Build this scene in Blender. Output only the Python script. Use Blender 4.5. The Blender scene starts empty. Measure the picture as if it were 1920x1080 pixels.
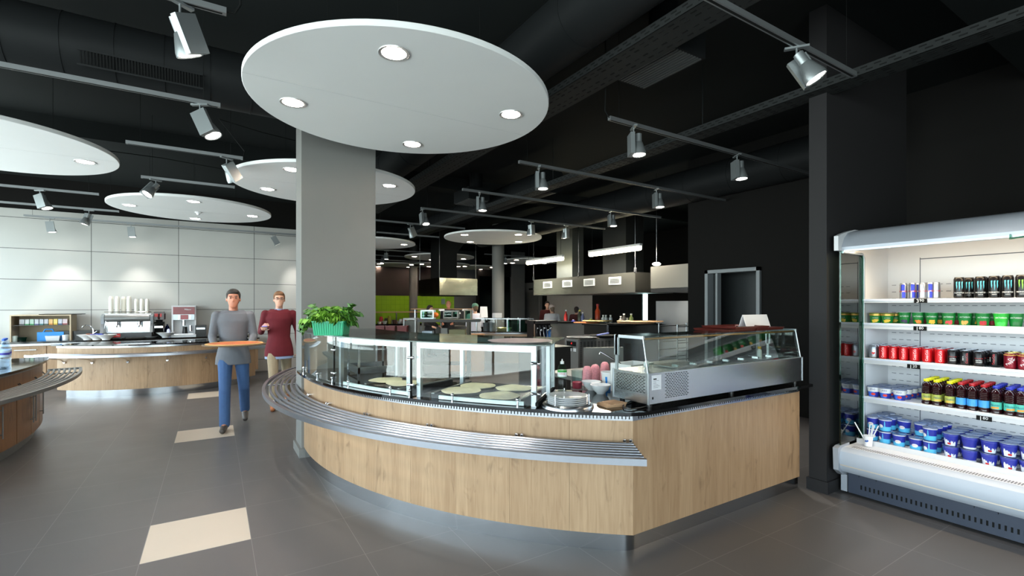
import bpy, bmesh, math, random
from mathutils import Vector, Matrix
R = random.Random(7)
PI = math.pi
rad = math.radians
SC = bpy.context.scene
COL = SC.collection
# ---------------------------------------------------------------- view
CZ, FL, HY, CX, YAW = 1.58, 897.0, 572.0, 957.0, 0.5545
CA, SA = math.cos(YAW), math.sin(YAW)
def at(px, py, z):
    """where the ray through a photo pixel meets the level z"""
    d = (CZ - z) * FL / (py - HY); x = (px - CX) / FL * d
    return (x * CA + d * SA, -x * SA + d * CA)
def dp(px, d):
    x = (px - CX) / FL * d
    return (x * CA + d * SA, -x * SA + d * CA)
def zat(py, d): return CZ - (py - HY) * d / FL
def onx(px, X):
    """Y of the ray through column px at the plane X, and depth"""
    t = (px - CX) / FL; d = X / (t * CA + SA)
    return (-t * SA + CA) * d, d
def ony(px, Y):
    t = (px - CX) / FL; d = Y / (-t * SA + CA)
    return (t * CA + SA) * d, d
# ---------------------------------------------------------------- materials
def lin(c):
    return tuple(((v / 255) / 12.92 if v <= 10 else (((v / 255) + .055) / 1.055) ** 2.4) for v in c)
MATS = {}
def mat(name, rgb, rough=.5, metal=0., var=.06, scale=6., bump=0., spec=.5, emit=None, es=0., alpha=None, stretch=None, coat=0.):
    if name in MATS: return MATS[name]
    m = bpy.data.materials.new(name); m.use_nodes = True; nt = m.node_tree; b = nt.nodes['Principled BSDF']
    c = lin(rgb)
    tc = nt.nodes.new('ShaderNodeTexCoord'); mp = nt.nodes.new('ShaderNodeMapping'); no = nt.nodes.new('ShaderNodeTexNoise')
    nt.links.new(tc.outputs['Object'], mp.inputs['Vector']); nt.links.new(mp.outputs['Vector'], no.inputs['Vector'])
    if stretch: mp.inputs['Scale'].default_value = stretch
    no.inputs['Scale'].default_value = scale; no.inputs['Detail'].default_value = 3
    rp = nt.nodes.new('ShaderNodeMapRange'); rp.inputs['To Min'].default_value = 1 - var; rp.inputs['To Max'].default_value = 1 + var
    nt.links.new(no.outputs['Fac'], rp.inputs['Value'])
    mx = nt.nodes.new('ShaderNodeVectorMath'); mx.operation = 'SCALE'; mx.inputs[0].default_value = c
    nt.links.new(rp.outputs['Result'], mx.inputs['Scale']); nt.links.new(mx.outputs['Vector'], b.inputs['Base Color'])
    b.inputs['Roughness'].default_value = rough; b.inputs['Metallic'].default_value = metal
    b.inputs['Specular IOR Level'].default_value = spec
    if coat: b.inputs['Coat Weight'].default_value = coat; b.inputs['Coat Roughness'].default_value = .08
    if bump:
        bp = nt.nodes.new('ShaderNodeBump'); bp.inputs['Strength'].default_value = bump; bp.inputs['Distance'].default_value = .01
        nt.links.new(no.outputs['Fac'], bp.inputs['Height']); nt.links.new(bp.outputs['Normal'], b.inputs['Normal'])
    if emit:
        b.inputs['Emission Color'].default_value = (*lin(emit), 1); b.inputs['Emission Strength'].default_value = es
    MATS[name] = m
    return m
def glassmat(name, tint=(235, 245, 240), rough=0., ior=1.5, mixmul=1.):
    m = bpy.data.materials.new(name); m.use_nodes = True; nt = m.node_tree; nt.nodes.clear()
    o = nt.nodes.new('ShaderNodeOutputMaterial'); t = nt.nodes.new('ShaderNodeBsdfTransparent'); g = nt.nodes.new('ShaderNodeBsdfGlossy')
    t.inputs['Color'].default_value = (*lin(tint), 1); g.inputs['Roughness'].default_value = rough
    f = nt.nodes.new('ShaderNodeFresnel'); f.inputs['IOR'].default_value = ior
    ge = nt.nodes.new('ShaderNodeNewGeometry'); io = nt.nodes.new('ShaderNodeMapRange'); io.inputs['To Min'].default_value = ior; io.inputs['To Max'].default_value = 1 / ior
    nt.links.new(ge.outputs['Backfacing'], io.inputs['Value']); nt.links.new(io.outputs[0], f.inputs['IOR'])
    mm = nt.nodes.new('ShaderNodeMath'); mm.operation = 'MULTIPLY'; mm.inputs[1].default_value = mixmul
    # slight smears keep the pane procedural
    no = nt.nodes.new('ShaderNodeTexNoise'); no.inputs['Scale'].default_value = 3
    mr = nt.nodes.new('ShaderNodeMapRange'); mr.inputs['To Min'].default_value = .9; mr.inputs['To Max'].default_value = 1.1
    m2 = nt.nodes.new('ShaderNodeMath'); m2.operation = 'MULTIPLY'; m2.use_clamp = True
    x = nt.nodes.new('ShaderNodeMixShader')
    L = nt.links.new
    L(f.outputs[0], mm.inputs[0]); L(no.outputs['Fac'], mr.inputs['Value']); L(mm.outputs[0], m2.inputs[0]); L(mr.outputs[0], m2.inputs[1])
    L(m2.outputs[0], x.inputs[0]); L(t.outputs[0], x.inputs[1]); L(g.outputs[0], x.inputs[2]); L(x.outputs[0], o.inputs[0])
    MATS[name] = m
    return m
def woodmat(name, base, dark, plank=.12, rough=.42):
    """oak laminate: vertical boards of slightly different tone, fine grain and a few knots"""
    m = bpy.data.materials.new(name); m.use_nodes = True; nt = m.node_tree; b = nt.nodes['Principled BSDF']; L = nt.links.new
    N = nt.nodes.new
    tc = N('ShaderNodeTexCoord'); sp = N('ShaderNodeSeparateXYZ'); L(tc.outputs['Object'], sp.inputs[0])
    sm = N('ShaderNodeMath'); sm.operation = 'MULTIPLY_ADD'; sm.inputs[1].default_value = 1.0
    dm = N('ShaderNodeMath'); dm.operation = 'MULTIPLY'; dm.inputs[1].default_value = -1.0
    L(sp.outputs['Y'], dm.inputs[0]); L(sp.outputs['X'], sm.inputs[0]); L(dm.outputs[0], sm.inputs[2])
    dv = N('ShaderNodeMath'); dv.operation = 'DIVIDE'; dv.inputs[1].default_value = plank; L(sm.outputs[0], dv.inputs[0])
    fl = N('ShaderNodeMath'); fl.operation = 'FLOOR'; L(dv.outputs[0], fl.inputs[0])
    wn = N('ShaderNodeTexWhiteNoise'); wn.noise_dimensions = '1D'; L(fl.outputs[0], wn.inputs['W'])
    mp = N('ShaderNodeMapping'); mp.inputs['Scale'].default_value = (28, 28, 1.6); L(tc.outputs['Object'], mp.inputs[0])
    n1 = N('ShaderNodeTexNoise'); n1.inputs['Scale'].default_value = 2.2; n1.inputs['Detail'].default_value = 6; n1.inputs['Distortion'].default_value = .6; L(mp.outputs[0], n1.inputs['Vector'])
    mp2 = N('ShaderNodeMapping'); mp2.inputs['Scale'].default_value = (7, 7, 2.2); L(tc.outputs['Object'], mp2.inputs[0])
    n2 = N('ShaderNodeTexNoise'); n2.inputs['Scale'].default_value = 1.6; n2.inputs['Detail'].default_value = 5; n2.inputs['Distortion'].default_value = 1.4; L(mp2.outputs[0], n2.inputs['Vector'])
    kr = N('ShaderNodeValToRGB'); kr.color_ramp.elements[0].position = .60; kr.color_ramp.elements[0].color = (0, 0, 0, 1)
    kr.color_ramp.elements[1].position = .78; kr.color_ramp.elements[1].color = (1, 1, 1, 1); L(n2.outputs['Fac'], kr.inputs[0])
    c1 = N('ShaderNodeMix'); c1.data_type = 'RGBA'; c1.inputs[6].default_value = (*lin(base), 1); c1.inputs[7].default_value = (*lin(dark), 1)
    g1 = N('ShaderNodeMapRange'); g1.inputs['From Min'].default_value = .3; g1.inputs['From Max'].default_value = .75; g1.inputs['To Max'].default_value = .55; L(n1.outputs['Fac'], g1.inputs['Value'])
    ad = N('ShaderNodeMath'); ad.operation = 'MULTIPLY_ADD'; ad.inputs[1].default_value = .28; L(wn.outputs['Value'], ad.inputs[0]); L(g1.outputs[0], ad.inputs[2]); ad.use_clamp = True
    L(ad.outputs[0], c1.inputs[0])
    c2 = N('ShaderNodeMix'); c2.data_type = 'RGBA'; c2.inputs[7].default_value = (*[v * .45 for v in lin(dark)], 1)
    k2 = N('ShaderNodeMath'); k2.operation = 'MULTIPLY'; k2.inputs[1].default_value = .6; L(kr.outputs[0], k2.inputs[0]); L(k2.outputs[0], c2.inputs[0]); L(c1.outputs[2], c2.inputs[6])
    L(c2.outputs[2], b.inputs['Base Color']); b.inputs['Roughness'].default_value = rough
    MATS[name] = m
    return m
def gridmat(name, base, line, sx, sy, ox, oy, lw, rough=.35, axes='XY', var=.05, special=None, bump=0.02, spec=.5, nscale=1.2):
    """tiles or panels with thin joints; axes name the two object axes of the grid"""
    m = bpy.data.materials.new(name); m.use_nodes = True; nt = m.node_tree; b = nt.nodes['Principled BSDF']; L = nt.links.new; N = nt.nodes.new
    tc = N('ShaderNodeTexCoord'); sp = N('ShaderNodeSeparateXYZ'); L(tc.outputs['Object'], sp.inputs[0])
    def M(op, a, bb=None, cc=None):
        n = N('ShaderNodeMath'); n.operation = op
        for i, q in enumerate((a, bb, cc)):
            if q is None: continue
            if isinstance(q, (int, float)): n.inputs[i].default_value = q
            else: L(q, n.inputs[i])
        return n.outputs[0]
    ids, near = [], []
    for ax, s, o in ((axes[0], sx, ox), (axes[1], sy, oy)):
        u = M('DIVIDE', M('SUBTRACT', sp.outputs[ax], o), s); f = M('FRACT', u); ids.append(M('FLOOR', u))
        dist = M('MULTIPLY', M('MINIMUM', f, M('SUBTRACT', 1., f)), s)
        near.append(M('LESS_THAN', dist, lw))
    ln = M('MAXIMUM', near[0], near[1])
    cb = N('ShaderNodeCombineXYZ'); L(ids[0], cb.inputs[0]); L(ids[1], cb.inputs[1])
    wn = N('ShaderNodeTexWhiteNoise'); wn.noise_dimensions = '3D'; L(cb.outputs[0], wn.inputs['Vector'])
    no = N('ShaderNodeTexNoise'); no.inputs['Scale'].default_value = nscale; no.inputs['Detail'].default_value = 5; L(tc.outputs['Object'], no.inputs['Vector'])
    v = M('ADD', M('MULTIPLY_ADD', wn.outputs['Value'], var, 1 - var), M('MULTIPLY_ADD', no.outputs['Fac'], var * 2.5, -var * 1.25))
    col = N('ShaderNodeMix'); col.data_type = 'RGBA'; col.inputs[6].default_value = (*lin(base), 1)
    if special:
        rgb, ix, iy0, per = special
        hit = M('MULTIPLY', M('COMPARE', ids[0], ix, .2), M('COMPARE', M('MODULO', M('ADD', M('SUBTRACT', ids[1], iy0), per * 40.), float(per)), 0., .2))
        L(hit, col.inputs[0]); col.inputs[7].default_value = (*lin(rgb), 1)
    else: col.inputs[0].default_value = 0
    sc = N('ShaderNodeVectorMath'); sc.operation = 'SCALE'; L(col.outputs[2], sc.inputs[0]); L(v, sc.inputs['Scale'])
    c3 = N('ShaderNodeMix'); c3.data_type = 'RGBA'; L(ln, c3.inputs[0]); L(sc.outputs[0], c3.inputs[6]); c3.inputs[7].default_value = (*lin(line), 1)
    L(c3.outputs[2], b.inputs['Base Color']); b.inputs['Specular IOR Level'].default_value = spec
    rr = M('MULTIPLY_ADD', no.outputs['Fac'], .12, rough - .06); L(rr, b.inputs['Roughness'])
    bp = N('ShaderNodeBump'); bp.inputs['Strength'].default_value = bump; bp.inputs['Distance'].default_value = .01
    L(M('SUBTRACT', 1., ln), bp.inputs['Height']); L(bp.outputs[0], b.inputs['Normal'])
    MATS[name] = m
    return m
# ---------------------------------------------------------------- mesh builder
class MB:
    def __init__(s): s.v = []; s.f = []; s.m = []
    def add(s, vs, fs, mi=0, T=None):
        o = len(s.v)
        s.v += [tuple(T @ Vector(p)) if T else tuple(p) for p in vs]
        s.f += [tuple(i + o for i in f) for f in fs]
        s.m += [mi] * len(fs) if isinstance(mi, int) else list(mi)
        return s
    def box(s, a, b, mi=0, T=None):
        x0, y0, z0 = a; x1, y1, z1 = b
        v = [(x0, y0, z0), (x1, y0, z0), (x1, y1, z0), (x0, y1, z0), (x0, y0, z1), (x1, y0, z1), (x1, y1, z1), (x0, y1, z1)]
        return s.add(v, [(0, 3, 2, 1), (4, 5, 6, 7), (0, 1, 5, 4), (1, 2, 6, 5), (2, 3, 7, 6), (3, 0, 4, 7)], mi, T)
    def cb(s, c, sz, mi=0, rz=0., rx=0., ry=0., T=None):
        """box by centre, size and rotation"""
        M_ = Matrix.Translation(c) @ Matrix.Rotation(rz, 4, 'Z') @ Matrix.Rotation(ry, 4, 'Y') @ Matrix.Rotation(rx, 4, 'X')
        if T: M_ = T @ M_
        h = [q / 2 for q in sz]
        return s.box((-h[0], -h[1], -h[2]), (h[0], h[1], h[2]), mi, M_)
    def cyl(s, p, q, r0, r1=None, n=16, mi=0, T=None):
        r1 = r0 if r1 is None else r1
        p, q = Vector(p), Vector(q); d = (q - p).normalized()
        a = d.orthogonal().normalized(); b = d.cross(a)
        v = []
        for c, r in ((p, r0), (q, r1)):
            for k in range(n):
                t = 2 * PI * k / n; v.append(c + a * (r * math.cos(t)) + b * (r * math.sin(t)))
        f = [(k, (k + 1) % n, n + (k + 1) % n, n + k) for k in range(n)] + [tuple(range(n - 1, -1, -1)), tuple(range(n, 2 * n))]
        return s.add(v, f, mi, T)
    def lathe(s, prof, n=24, c=(0, 0, 0), mi=0, T=None, e=1.):
        """prof: (r, z[, mat]) from bottom to top around the vertical axis"""
        v = []; f = []; ms = []
        for k in range(n):
            t = 2 * PI * k / n
            for p in prof: v.append((c[0] + p[0] * math.cos(t), c[1] + p[0] * e * math.sin(t), c[2] + p[1]))
        m_ = len(prof)
        for k in range(n):
            k2 = (k + 1) % n
            for j in range(m_ - 1):
                f.append((k * m_ + j, k2 * m_ + j, k2 * m_ + j + 1, k * m_ + j + 1)); ms.append(prof[j + 1][2] if len(prof[j + 1]) > 2 else mi)
        if prof[0][0] > 1e-6: f.append(tuple(k * m_ for k in range(n - 1, -1, -1))); ms.append(prof[1][2] if len(prof[1]) > 2 else mi)
        if prof[-1][0] > 1e-6: f.append(tuple(k * m_ + m_ - 1 for k in range(n))); ms.append(prof[-1][2] if len(prof[-1]) > 2 else mi)
        return s.add(v, f, ms, T)
    def prism(s, poly, z0, z1, mi=0, T=None):
        n = len(poly)
        v = [(x, y, z0) for x, y in poly] + [(x, y, z1) for x, y in poly]
        return s.add(v, [tuple(range(n - 1, -1, -1)), tuple(range(n, 2 * n))] + [(k, (k + 1) % n, n + (k + 1) % n, n + k) for k in range(n)], mi, T)
    def extr(s, poly, y0, y1, mi=0, T=None, axis='Y'):
        """poly in the X-Z plane pushed along Y (axis X: poly in Y-Z pushed along X)"""
        n = len(poly)
        g = (lambda a, b, t: (a, t, b)) if axis == 'Y' else (lambda a, b, t: (t, a, b))
        v = [g(a, b, y0) for a, b in poly] + [g(a, b, y1) for a, b in poly]
        return s.add(v, [tuple(range(n)), tuple(range(2 * n - 1, n - 1, -1))] + [(k, n + k, n + (k + 1) % n, (k + 1) % n) for k in range(n)], mi, T)
    def arc(s, o, r0, r1, z0, z1, a0, a1, n=48, mi=0):
        v = []; f = []
        for k in range(n + 1):
            t = rad(a0 + (a1 - a0) * k / n); c, q = math.cos(t), math.sin(t)
            for r, z in ((r0, z0), (r1, z0), (r1, z1), (r0, z1)): v.append((o[0] + r * c, o[1] + r * q, z))
        for k in range(n):
            for j in range(4): f.append((k * 4 + j, k * 4 + (j + 1) % 4, (k + 1) * 4 + (j + 1) % 4, (k + 1) * 4 + j))
        f += [(0, 1, 2, 3), (n * 4 + 3, n * 4 + 2, n * 4 + 1, n * 4)]
        return s.add(v, f, mi)
    def tube(s, pts, r, n=8, mi=0, T=None):
        P = [Vector(p) for p in pts]; v = []; f = []; up = None
        for i, p in enumerate(P):
            d = (P[min(i + 1, len(P) - 1)] - P[max(i - 1, 0)]).normalized()
            if up is None: up = d.orthogonal().normalized()
            up = (up - d * up.dot(d)).normalized() if (up - d * up.dot(d)).length > 1e-6 else d.orthogonal().normalized()
            b = d.cross(up); rr = r[i] if isinstance(r, (list, tuple)) else r
            for k in range(n):
                t = 2 * PI * k / n; v.append(p + up * (rr * math.cos(t)) + b * (rr * math.sin(t)))
        for i in range(len(P) - 1):
            for k in range(n): f.append((i * n + k, i * n + (k + 1) % n, (i + 1) * n + (k + 1) % n, (i + 1) * n + k))
        f += [tuple(range(n - 1, -1, -1)), tuple((len(P) - 1) * n + k for k in range(n))]
        return s.add(v, f, mi, T)
    def sph(s, c, r, n=12, mi=0, T=None):
        rx, ry, rz = r if isinstance(r, (tuple, list)) else (r, r, r)
        prof = [(math.sin(PI * j / n), -math.cos(PI * j / n)) for j in range(n + 1)]
        M_ = Matrix.Translation(c) @ Matrix.Diagonal((rx, ry, rz, 1)); M_ = T @ M_ if T else M_
        prof[0] = (0, -1); prof[-1] = (0, 1)
        return s.lathe(prof, 2 * n if n < 9 else n + 4, mi=mi, T=M_)
    def text(s, txt, size, fn, mi=0):
        vs, fs = textmesh(txt)
        return s.add([fn(x * size, y * size) for x, y in vs], fs, mi)
TXT = {}
def textmesh(txt):
    if txt not in TXT:
        cu = bpy.data.curves.new('lettering', 'FONT'); cu.body = txt; cu.size = 1; cu.align_x = 'CENTER'; cu.align_y = 'CENTER'; cu.resolution_u = 2
        o = bpy.data.objects.new('lettering', cu); COL.objects.link(o)
        dg = bpy.context.evaluated_depsgraph_get(); me = o.evaluated_get(dg).to_mesh()
        TXT[txt] = ([(v.co.x, v.co.y) for v in me.vertices], [tuple(p.vertices) for p in me.polygons])
        o.evaluated_get(dg).to_mesh_clear(); bpy.data.objects.remove(o); bpy.data.curves.remove(cu)
    return TXT[txt]
PW = {}
def finish(me, ang=35):
    bm = bmesh.new(); bm.from_mesh(me); bmesh.ops.remove_doubles(bm, verts=bm.verts, dist=1e-6); bmesh.ops.recalc_face_normals(bm, faces=bm.faces); bm.to_mesh(me); bm.free()
    me.polygons.foreach_set('use_smooth', [True] * len(me.polygons)); me.set_sharp_from_angle(angle=rad(ang))
def part(mb, name, mats, parent=None, w=False, flat=False):
    """one mesh object; w: the builder holds world coordinates"""
    if not isinstance(mats, (list, tuple)): mats = [mats]
    me = bpy.data.meshes.new(name)
    v = mb.v
    if w and parent is not None:
        I = PW[parent.name].inverted(); v = [tuple(I @ Vector(p)) for p in v]
    me.from_pydata(v, [], mb.f)
    for m in mats: me.materials.append(m)
    me.polygons.foreach_set('material_index', mb.m); me.validate(); finish(me)
    o = bpy.data.objects.new(name, me); COL.objects.link(o)
    if parent is not None: o.parent = parent; PW[o.name] = PW[parent.name]
    else: PW[o.name] = Matrix.Identity(4)
    return o
def setp(o, label=None, cat=None, group=None, kind=None):
    if label: o['label'] = label
    if cat: o['category'] = cat
    if group: o['group'] = group
    if kind: o['kind'] = kind
    return o
def thing(name, label, cat, loc=(0, 0, 0), rz=0., group=None, kind=None):
    o = bpy.data.objects.new(name, None); COL.objects.link(o); o.empty_display_size = .1
    o.location = loc; o.rotation_euler = (0, 0, rz)
    PW[o.name] = Matrix.Translation(loc) @ Matrix.Rotation(rz, 4, 'Z')
    return setp(o, label, cat, group, kind)
def solo(mb, name, mats, label, cat, loc=(0, 0, 0), rz=0., group=None, w=False):
    """a thing that is one mesh; its origin sits at loc"""
    if w:
        I = (Matrix.Translation(loc) @ Matrix.Rotation(rz, 4, 'Z')).inverted(); mb.v = [tuple(I @ Vector(p)) for p in mb.v]
    o = part(mb, name, mats); o.location = loc; o.rotation_euler = (0, 0, rz)
    PW[o.name] = Matrix.Translation(loc) @ Matrix.Rotation(rz, 4, 'Z')
    return setp(o, label, cat, group)
def struct(mb, name, mats, parent=None):
    o = part(mb, name, mats, parent, w=True)
    if parent is None: o['kind'] = 'structure'
    return o
def dup(root, loc=None, rz=None, label=None, group=None):
    def cp(o, par):
        c = o.copy(); COL.objects.link(c); c.parent = par
        for ch in o.children: cp(ch, c)
        return c
    kids = list(root.children)
    r = root.copy(); COL.objects.link(r)
    for ch in kids: cp(ch, r)
    if loc is not None: r.location = loc
    if rz is not None: r.rotation_euler = (0, 0, rz)
    if label: r['label'] = label
    if group: r['group'] = group
    return r
class Proto:
    """the first placing moves the thing itself, the next ones copy it"""
    def __init__(s, root): s.root = root; s.used = False
    def put(s, loc, rz, label, group=None):
        if not s.used:
            s.used = True; s.root.location = loc; s.root.rotation_euler = (0, 0, rz); s.root['label'] = label
            if group: s.root['group'] = group
            return s.root
        return dup(s.root, loc, rz, label, group)
ORD = ['first', 'second', 'third', 'fourth', 'fifth', 'sixth', 'seventh', 'eighth', 'ninth', 'tenth', 'eleventh', 'twelfth', 'thirteenth', 'fourteenth']
# ---------------------------------------------------------------- palette
steel = mat('brushed_steel', (176, 178, 182), .26, 1., .05, 40, .02, stretch=(1, 1, 8))
steel_d = mat('dull_steel', (132, 133, 132), .38, .6, .1, 12)
steel_v = mat('mirror_steel', (190, 192, 195), .13, 1., .04, 5, .03)
chrome = mat('chrome', (225, 225, 228), .08, 1., .02)
alu = mat('satin_aluminium', (176, 182, 187), .36, .85, .04)
bar_m = mat('rail_steel', (165, 168, 176), .3, .9, .05, 30)
stone = mat('black_polished_stone', (14, 14, 15), .06, 0., .3, 60, spec=.6)
black = mat('matt_black_paint', (22, 23, 23), .75, 0., .12, 3, spec=.15)
blackp = mat('black_plastic', (20, 20, 22), .4, 0., .1)
greyp = mat('grey_column_paint', (118, 118, 115), .7, 0., .05, 2)
white = mat('white_plastic', (232, 234, 236), .4, 0., .03)
wmet = mat('white_lacquered_metal', (208, 209, 212), .35, 0., .03)
porc = mat('white_porcelain', (228, 229, 231), .22, 0., .02, coat=.4)
paper = mat('white_paper', (240, 240, 242), .8, 0., .03)
red = mat('red_plastic', (190, 24, 26), .35, 0., .05)
glass = glassmat('clear_glass', (250, 253, 252))
glass_g = glassmat('greenish_glass_edge', (160, 205, 190), .02)
glass_d = glassmat('dark_tinted_glass', (60, 70, 70), .03)
oak = woodmat('pale_oak_board', (178, 148, 116), (140, 108, 78), .135)
oak_w = oak
wood_b = mat('brown_wood', (150, 104, 62), .5, 0., .15, 5, stretch=(1, 1, .2))
lampwhite = mat('lamp_glow', (255, 250, 245), .4, emit=(255, 246, 236), es=14.)
lampdisc = mat('downlight_glow', (255, 250, 245), .4, emit=(255, 238, 222), es=10.)
# ================================================================ ROOM
ZC = 4.1
tile = gridmat('grey_floor_tile', (89, 87, 87), (120, 118, 116), .602, .602, .213, 1.26, .0018, rough=.36, var=.04, special=((196, 184, 168), -1, 4, 5), spec=.5, nscale=2.5)
panelm = gridmat('concrete_wall_panel', (192, 192, 188), (60, 60, 58), 1.478, .6, -.669, .281, .005, rough=.6, axes='XZ', var=.05, nscale=2)
concrete = mat('dark_ceiling_paint', (35, 38, 38), .8, 0., .12, 1.5, spec=.08)
ductm = mat('dark_duct_paint', (30, 32, 33), .55, 0., .08, 2, spec=.12)
wblack = mat('charcoal_wall_paint', (24, 23, 22), .75, 0., .08, 2, spec=.12)
pierm = mat('dark_grey_pier_paint', (44, 43, 44), .6, 0., .06, 2, spec=.15)
green = gridmat('lime_wall_tile', (140, 186, 40), (110, 150, 34), .2, .2, 0, 0, .004, rough=.25, axes='XZ', var=.08)
plaster = mat('pale_plaster', (190, 190, 186), .8, 0., .04, 2)
fr_grey = mat('grey_door_frame', (140, 146, 150), .45, 0., .04)
struct(MB().box((-4.8, -5.2, -.12), (13.4, 25.2, 0)), 'floor', tile)
struct(MB().box((-4.8, -5.2, ZC), (13.4, 25.2, ZC + .15)), 'ceiling', concrete)
struct(MB().box((-4.8, 12.9, 0), (2.6, 13.05, 3.45)), 'wall_back', panelm)
struct(MB().box((-4.8, 12.92, 3.45), (2.6, 13.05, ZC)), 'trim_1', wblack)
struct(MB().box((2.5, 13.05, 0), (2.6, 20.1, ZC)), 'wall_passage', plaster)
# far end: lime tiles under a dark band, then grey and glass
w = MB().box((2.6, 20, 0), (9.35, 20.15, 1.98), 0).box((2.6, 20.01, 1.98), (9.35, 20.15, ZC), 1).box((9.35, 20.0, 0), (13.15, 20.15, ZC), 2)
struct(w, 'wall_far', [green, mat('dark_brown_wall', (46, 36, 34), .8), mat('slate_wall', (92, 96, 98), .7)])
w = MB().box((13, -5.2, 0), (13.15, 11.8, ZC), 0).box((13, 12.06, 0), (13.15, 14.7, ZC), 1).box((13, 14.7, 0), (13.15, 17.8, 2.25), 2).box((13, 14.7, 2.25), (13.15, 17.8, ZC), 0).box((13, 17.8, 0), (13.15, 20, ZC), 0)
w.box((13, 11.8, 2.6), (13.15, 12.06, ZC), 0)
struct(w, 'wall_kitchen', [wblack, black, mat('pale_grey_cladding', (176, 176, 174), .6)])
struct(MB().box((13.05, 11.8, 0), (13.1, 12.06, 2.6)), 'window_3', mat('bright_daylight_pane', (210, 235, 235), .3, emit=(200, 235, 235), es=4.))
# charcoal wall on the right with a doorway
struct(MB().box((7.05, -5.2, 0), (7.2, 4.18, ZC)).box((7.05, 5.09, 0), (7.2, 5.48, ZC)).box((7.05, 4.18, 2.13), (7.2, 5.09, ZC)).box((7.2, 5.33, 0), (13, 5.48, ZC)), 'wall_right', wblack)
d = MB()
for a, b in (((7.0, 4.16, 0), (7.22, 4.215, 2.16)), ((7.0, 5.055, 0), (7.22, 5.11, 2.16)), ((7.0, 4.16, 2.105), (7.22, 5.11, 2.16)), ((7.04, 4.9, 0), (7.14, 4.935, 2.105))): d.box(a, b)
dr = struct(d, 'door_1', fr_grey)
part(MB().box((7.15, 4.935, 0), (7.19, 5.055, 2.105)).box((7.6, 4.0, 0), (7.65, 5.33, 2.2)), 'door_panel', mat('charcoal_door', (50, 54, 56), .5), dr)
part(MB().box((7.45, 4.25, .95), (7.58, 4.42, 2.05)), 'wall_cabinet', mat('pale_grey_box', (150, 160, 164), .5), dr)
# columns
c = MB().box((.77, 5.36, 0), (1.54, 5.74, ZC))
cl = struct(c, 'trim_2', greyp); cl['label'] = 'wide grey rectangular column rising behind the lettuce crate'
part(MB().box((.745, 5.335, 0), (1.565, 5.765, .09)), 'skirting', greyp, cl, w=True)
c = MB().box((4.358, 2.01, 0), (5.97, 2.15, ZC))
cl = struct(c, 'trim_3', pierm)
part(MB().box((4.343, 1.995, 0), (5.99, 2.165, .1)), 'skirting', pierm, cl, w=True)
for i, (px, d_, r_) in enumerate(((934, 15., .19), (775, 20., .165))):
    x, y = dp(px, d_)
    struct(MB().lathe([(r_, 0), (r_, ZC)], 32, (x, y, 0)), f'trim_{4 + i}', greyp)
# glass partition and lift doors at the far end
x0, _ = ony(898, 19.2); x1, _ = ony(957, 19.2)
s = struct(MB().box((x0, 19.2, 0), (x1, 19.23, 2.9)), 'window_4', glassmat('sea_glass', (120, 150, 145), .15))
part(MB().box((x0, 19.15, 2.9), (x1, 19.28, ZC)).box((x0 - .1, 19.15, 0), (x0, 19.28, ZC)), 'window_frame', wblack, s)
part(MB().box((x1, 19.1, 0), (x1 + .75, 19.3, ZC)), 'side_panel', mat('mid_grey_panel', (112, 116, 118), .6), s)
ya, _ = onx(983, 12.9); yb, _ = onx(1011, 12.9)
lift = struct(MB().box((12.88, yb - .1, 0), (13, ya + .1, 2.65)), 'door_2', mat('grey_lift_frame', (128, 128, 126), .5))
for a, b in ((yb, (ya + yb) / 2 - .012), ((ya + yb) / 2 + .012, ya)): part(MB().box((12.84, a, 0), (12.88, b, 2.2)), 'door_leaf', mat('satin_door_leaf', (120, 122, 122), .35, .6), lift)
part(MB().box((12.84, (ya + yb) / 2 - .15, 2.3), (12.88, (ya + yb) / 2 + .15, 2.38)), 'indicator', black, lift)
# window wall on the left and behind the camera: real openings with mullions
def window_wall(name, ax, p, a0, a1, z0, z1, step, n0):
    fr = MB(); gl = MB()
    def bx(u0, u1, za, zb, t=.06): return ((p - t, u0, za), (p + t, u1, zb)) if ax == 'X' else ((u0, p - t, za), (u1, p + t, zb))
    u = a0
    while u < a1 + .01: fr.box(*bx(u - .04, u + .04, z0, z1)); u += step
    for z in (z0, (z0 + z1) * .32, z1): fr.box(*bx(a0, a1, z - .04, z + .04))
    gl.box(*bx(a0, a1, z0, z1, .004))
    s = struct(fr, f'window_{n0}', mat('dark_window_frame', (60, 62, 64), .5))
    part(gl, 'pane', glassmat('window_glass', (245, 250, 250)) if 'window_glass' not in MATS else MATS['window_glass'], s)
struct(MB().box((-4.8, -5.2, 3.35), (-4.65, 12.9, ZC)).box((-4.8, -5.2, 0), (-4.65, 12.9, .1)), 'wall_left', plaster)
window_wall('l', 'X', -4.72, -5.1, 12.86, .1, 3.35, 2.0, 1)
struct(MB().box((-4.65, -5.2, 3.3), (13.1, -5.05, ZC)).box((-4.65, -5.2, 0), (13.1, -5.05, .1)).box((1.6, -5.2, .1), (13.1, -5.05, 3.3)), 'wall_front', plaster)
window_wall('f', 'Y', -5.12, -4.6, 1.6, .1, 3.3, 2.18, 2)
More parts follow.
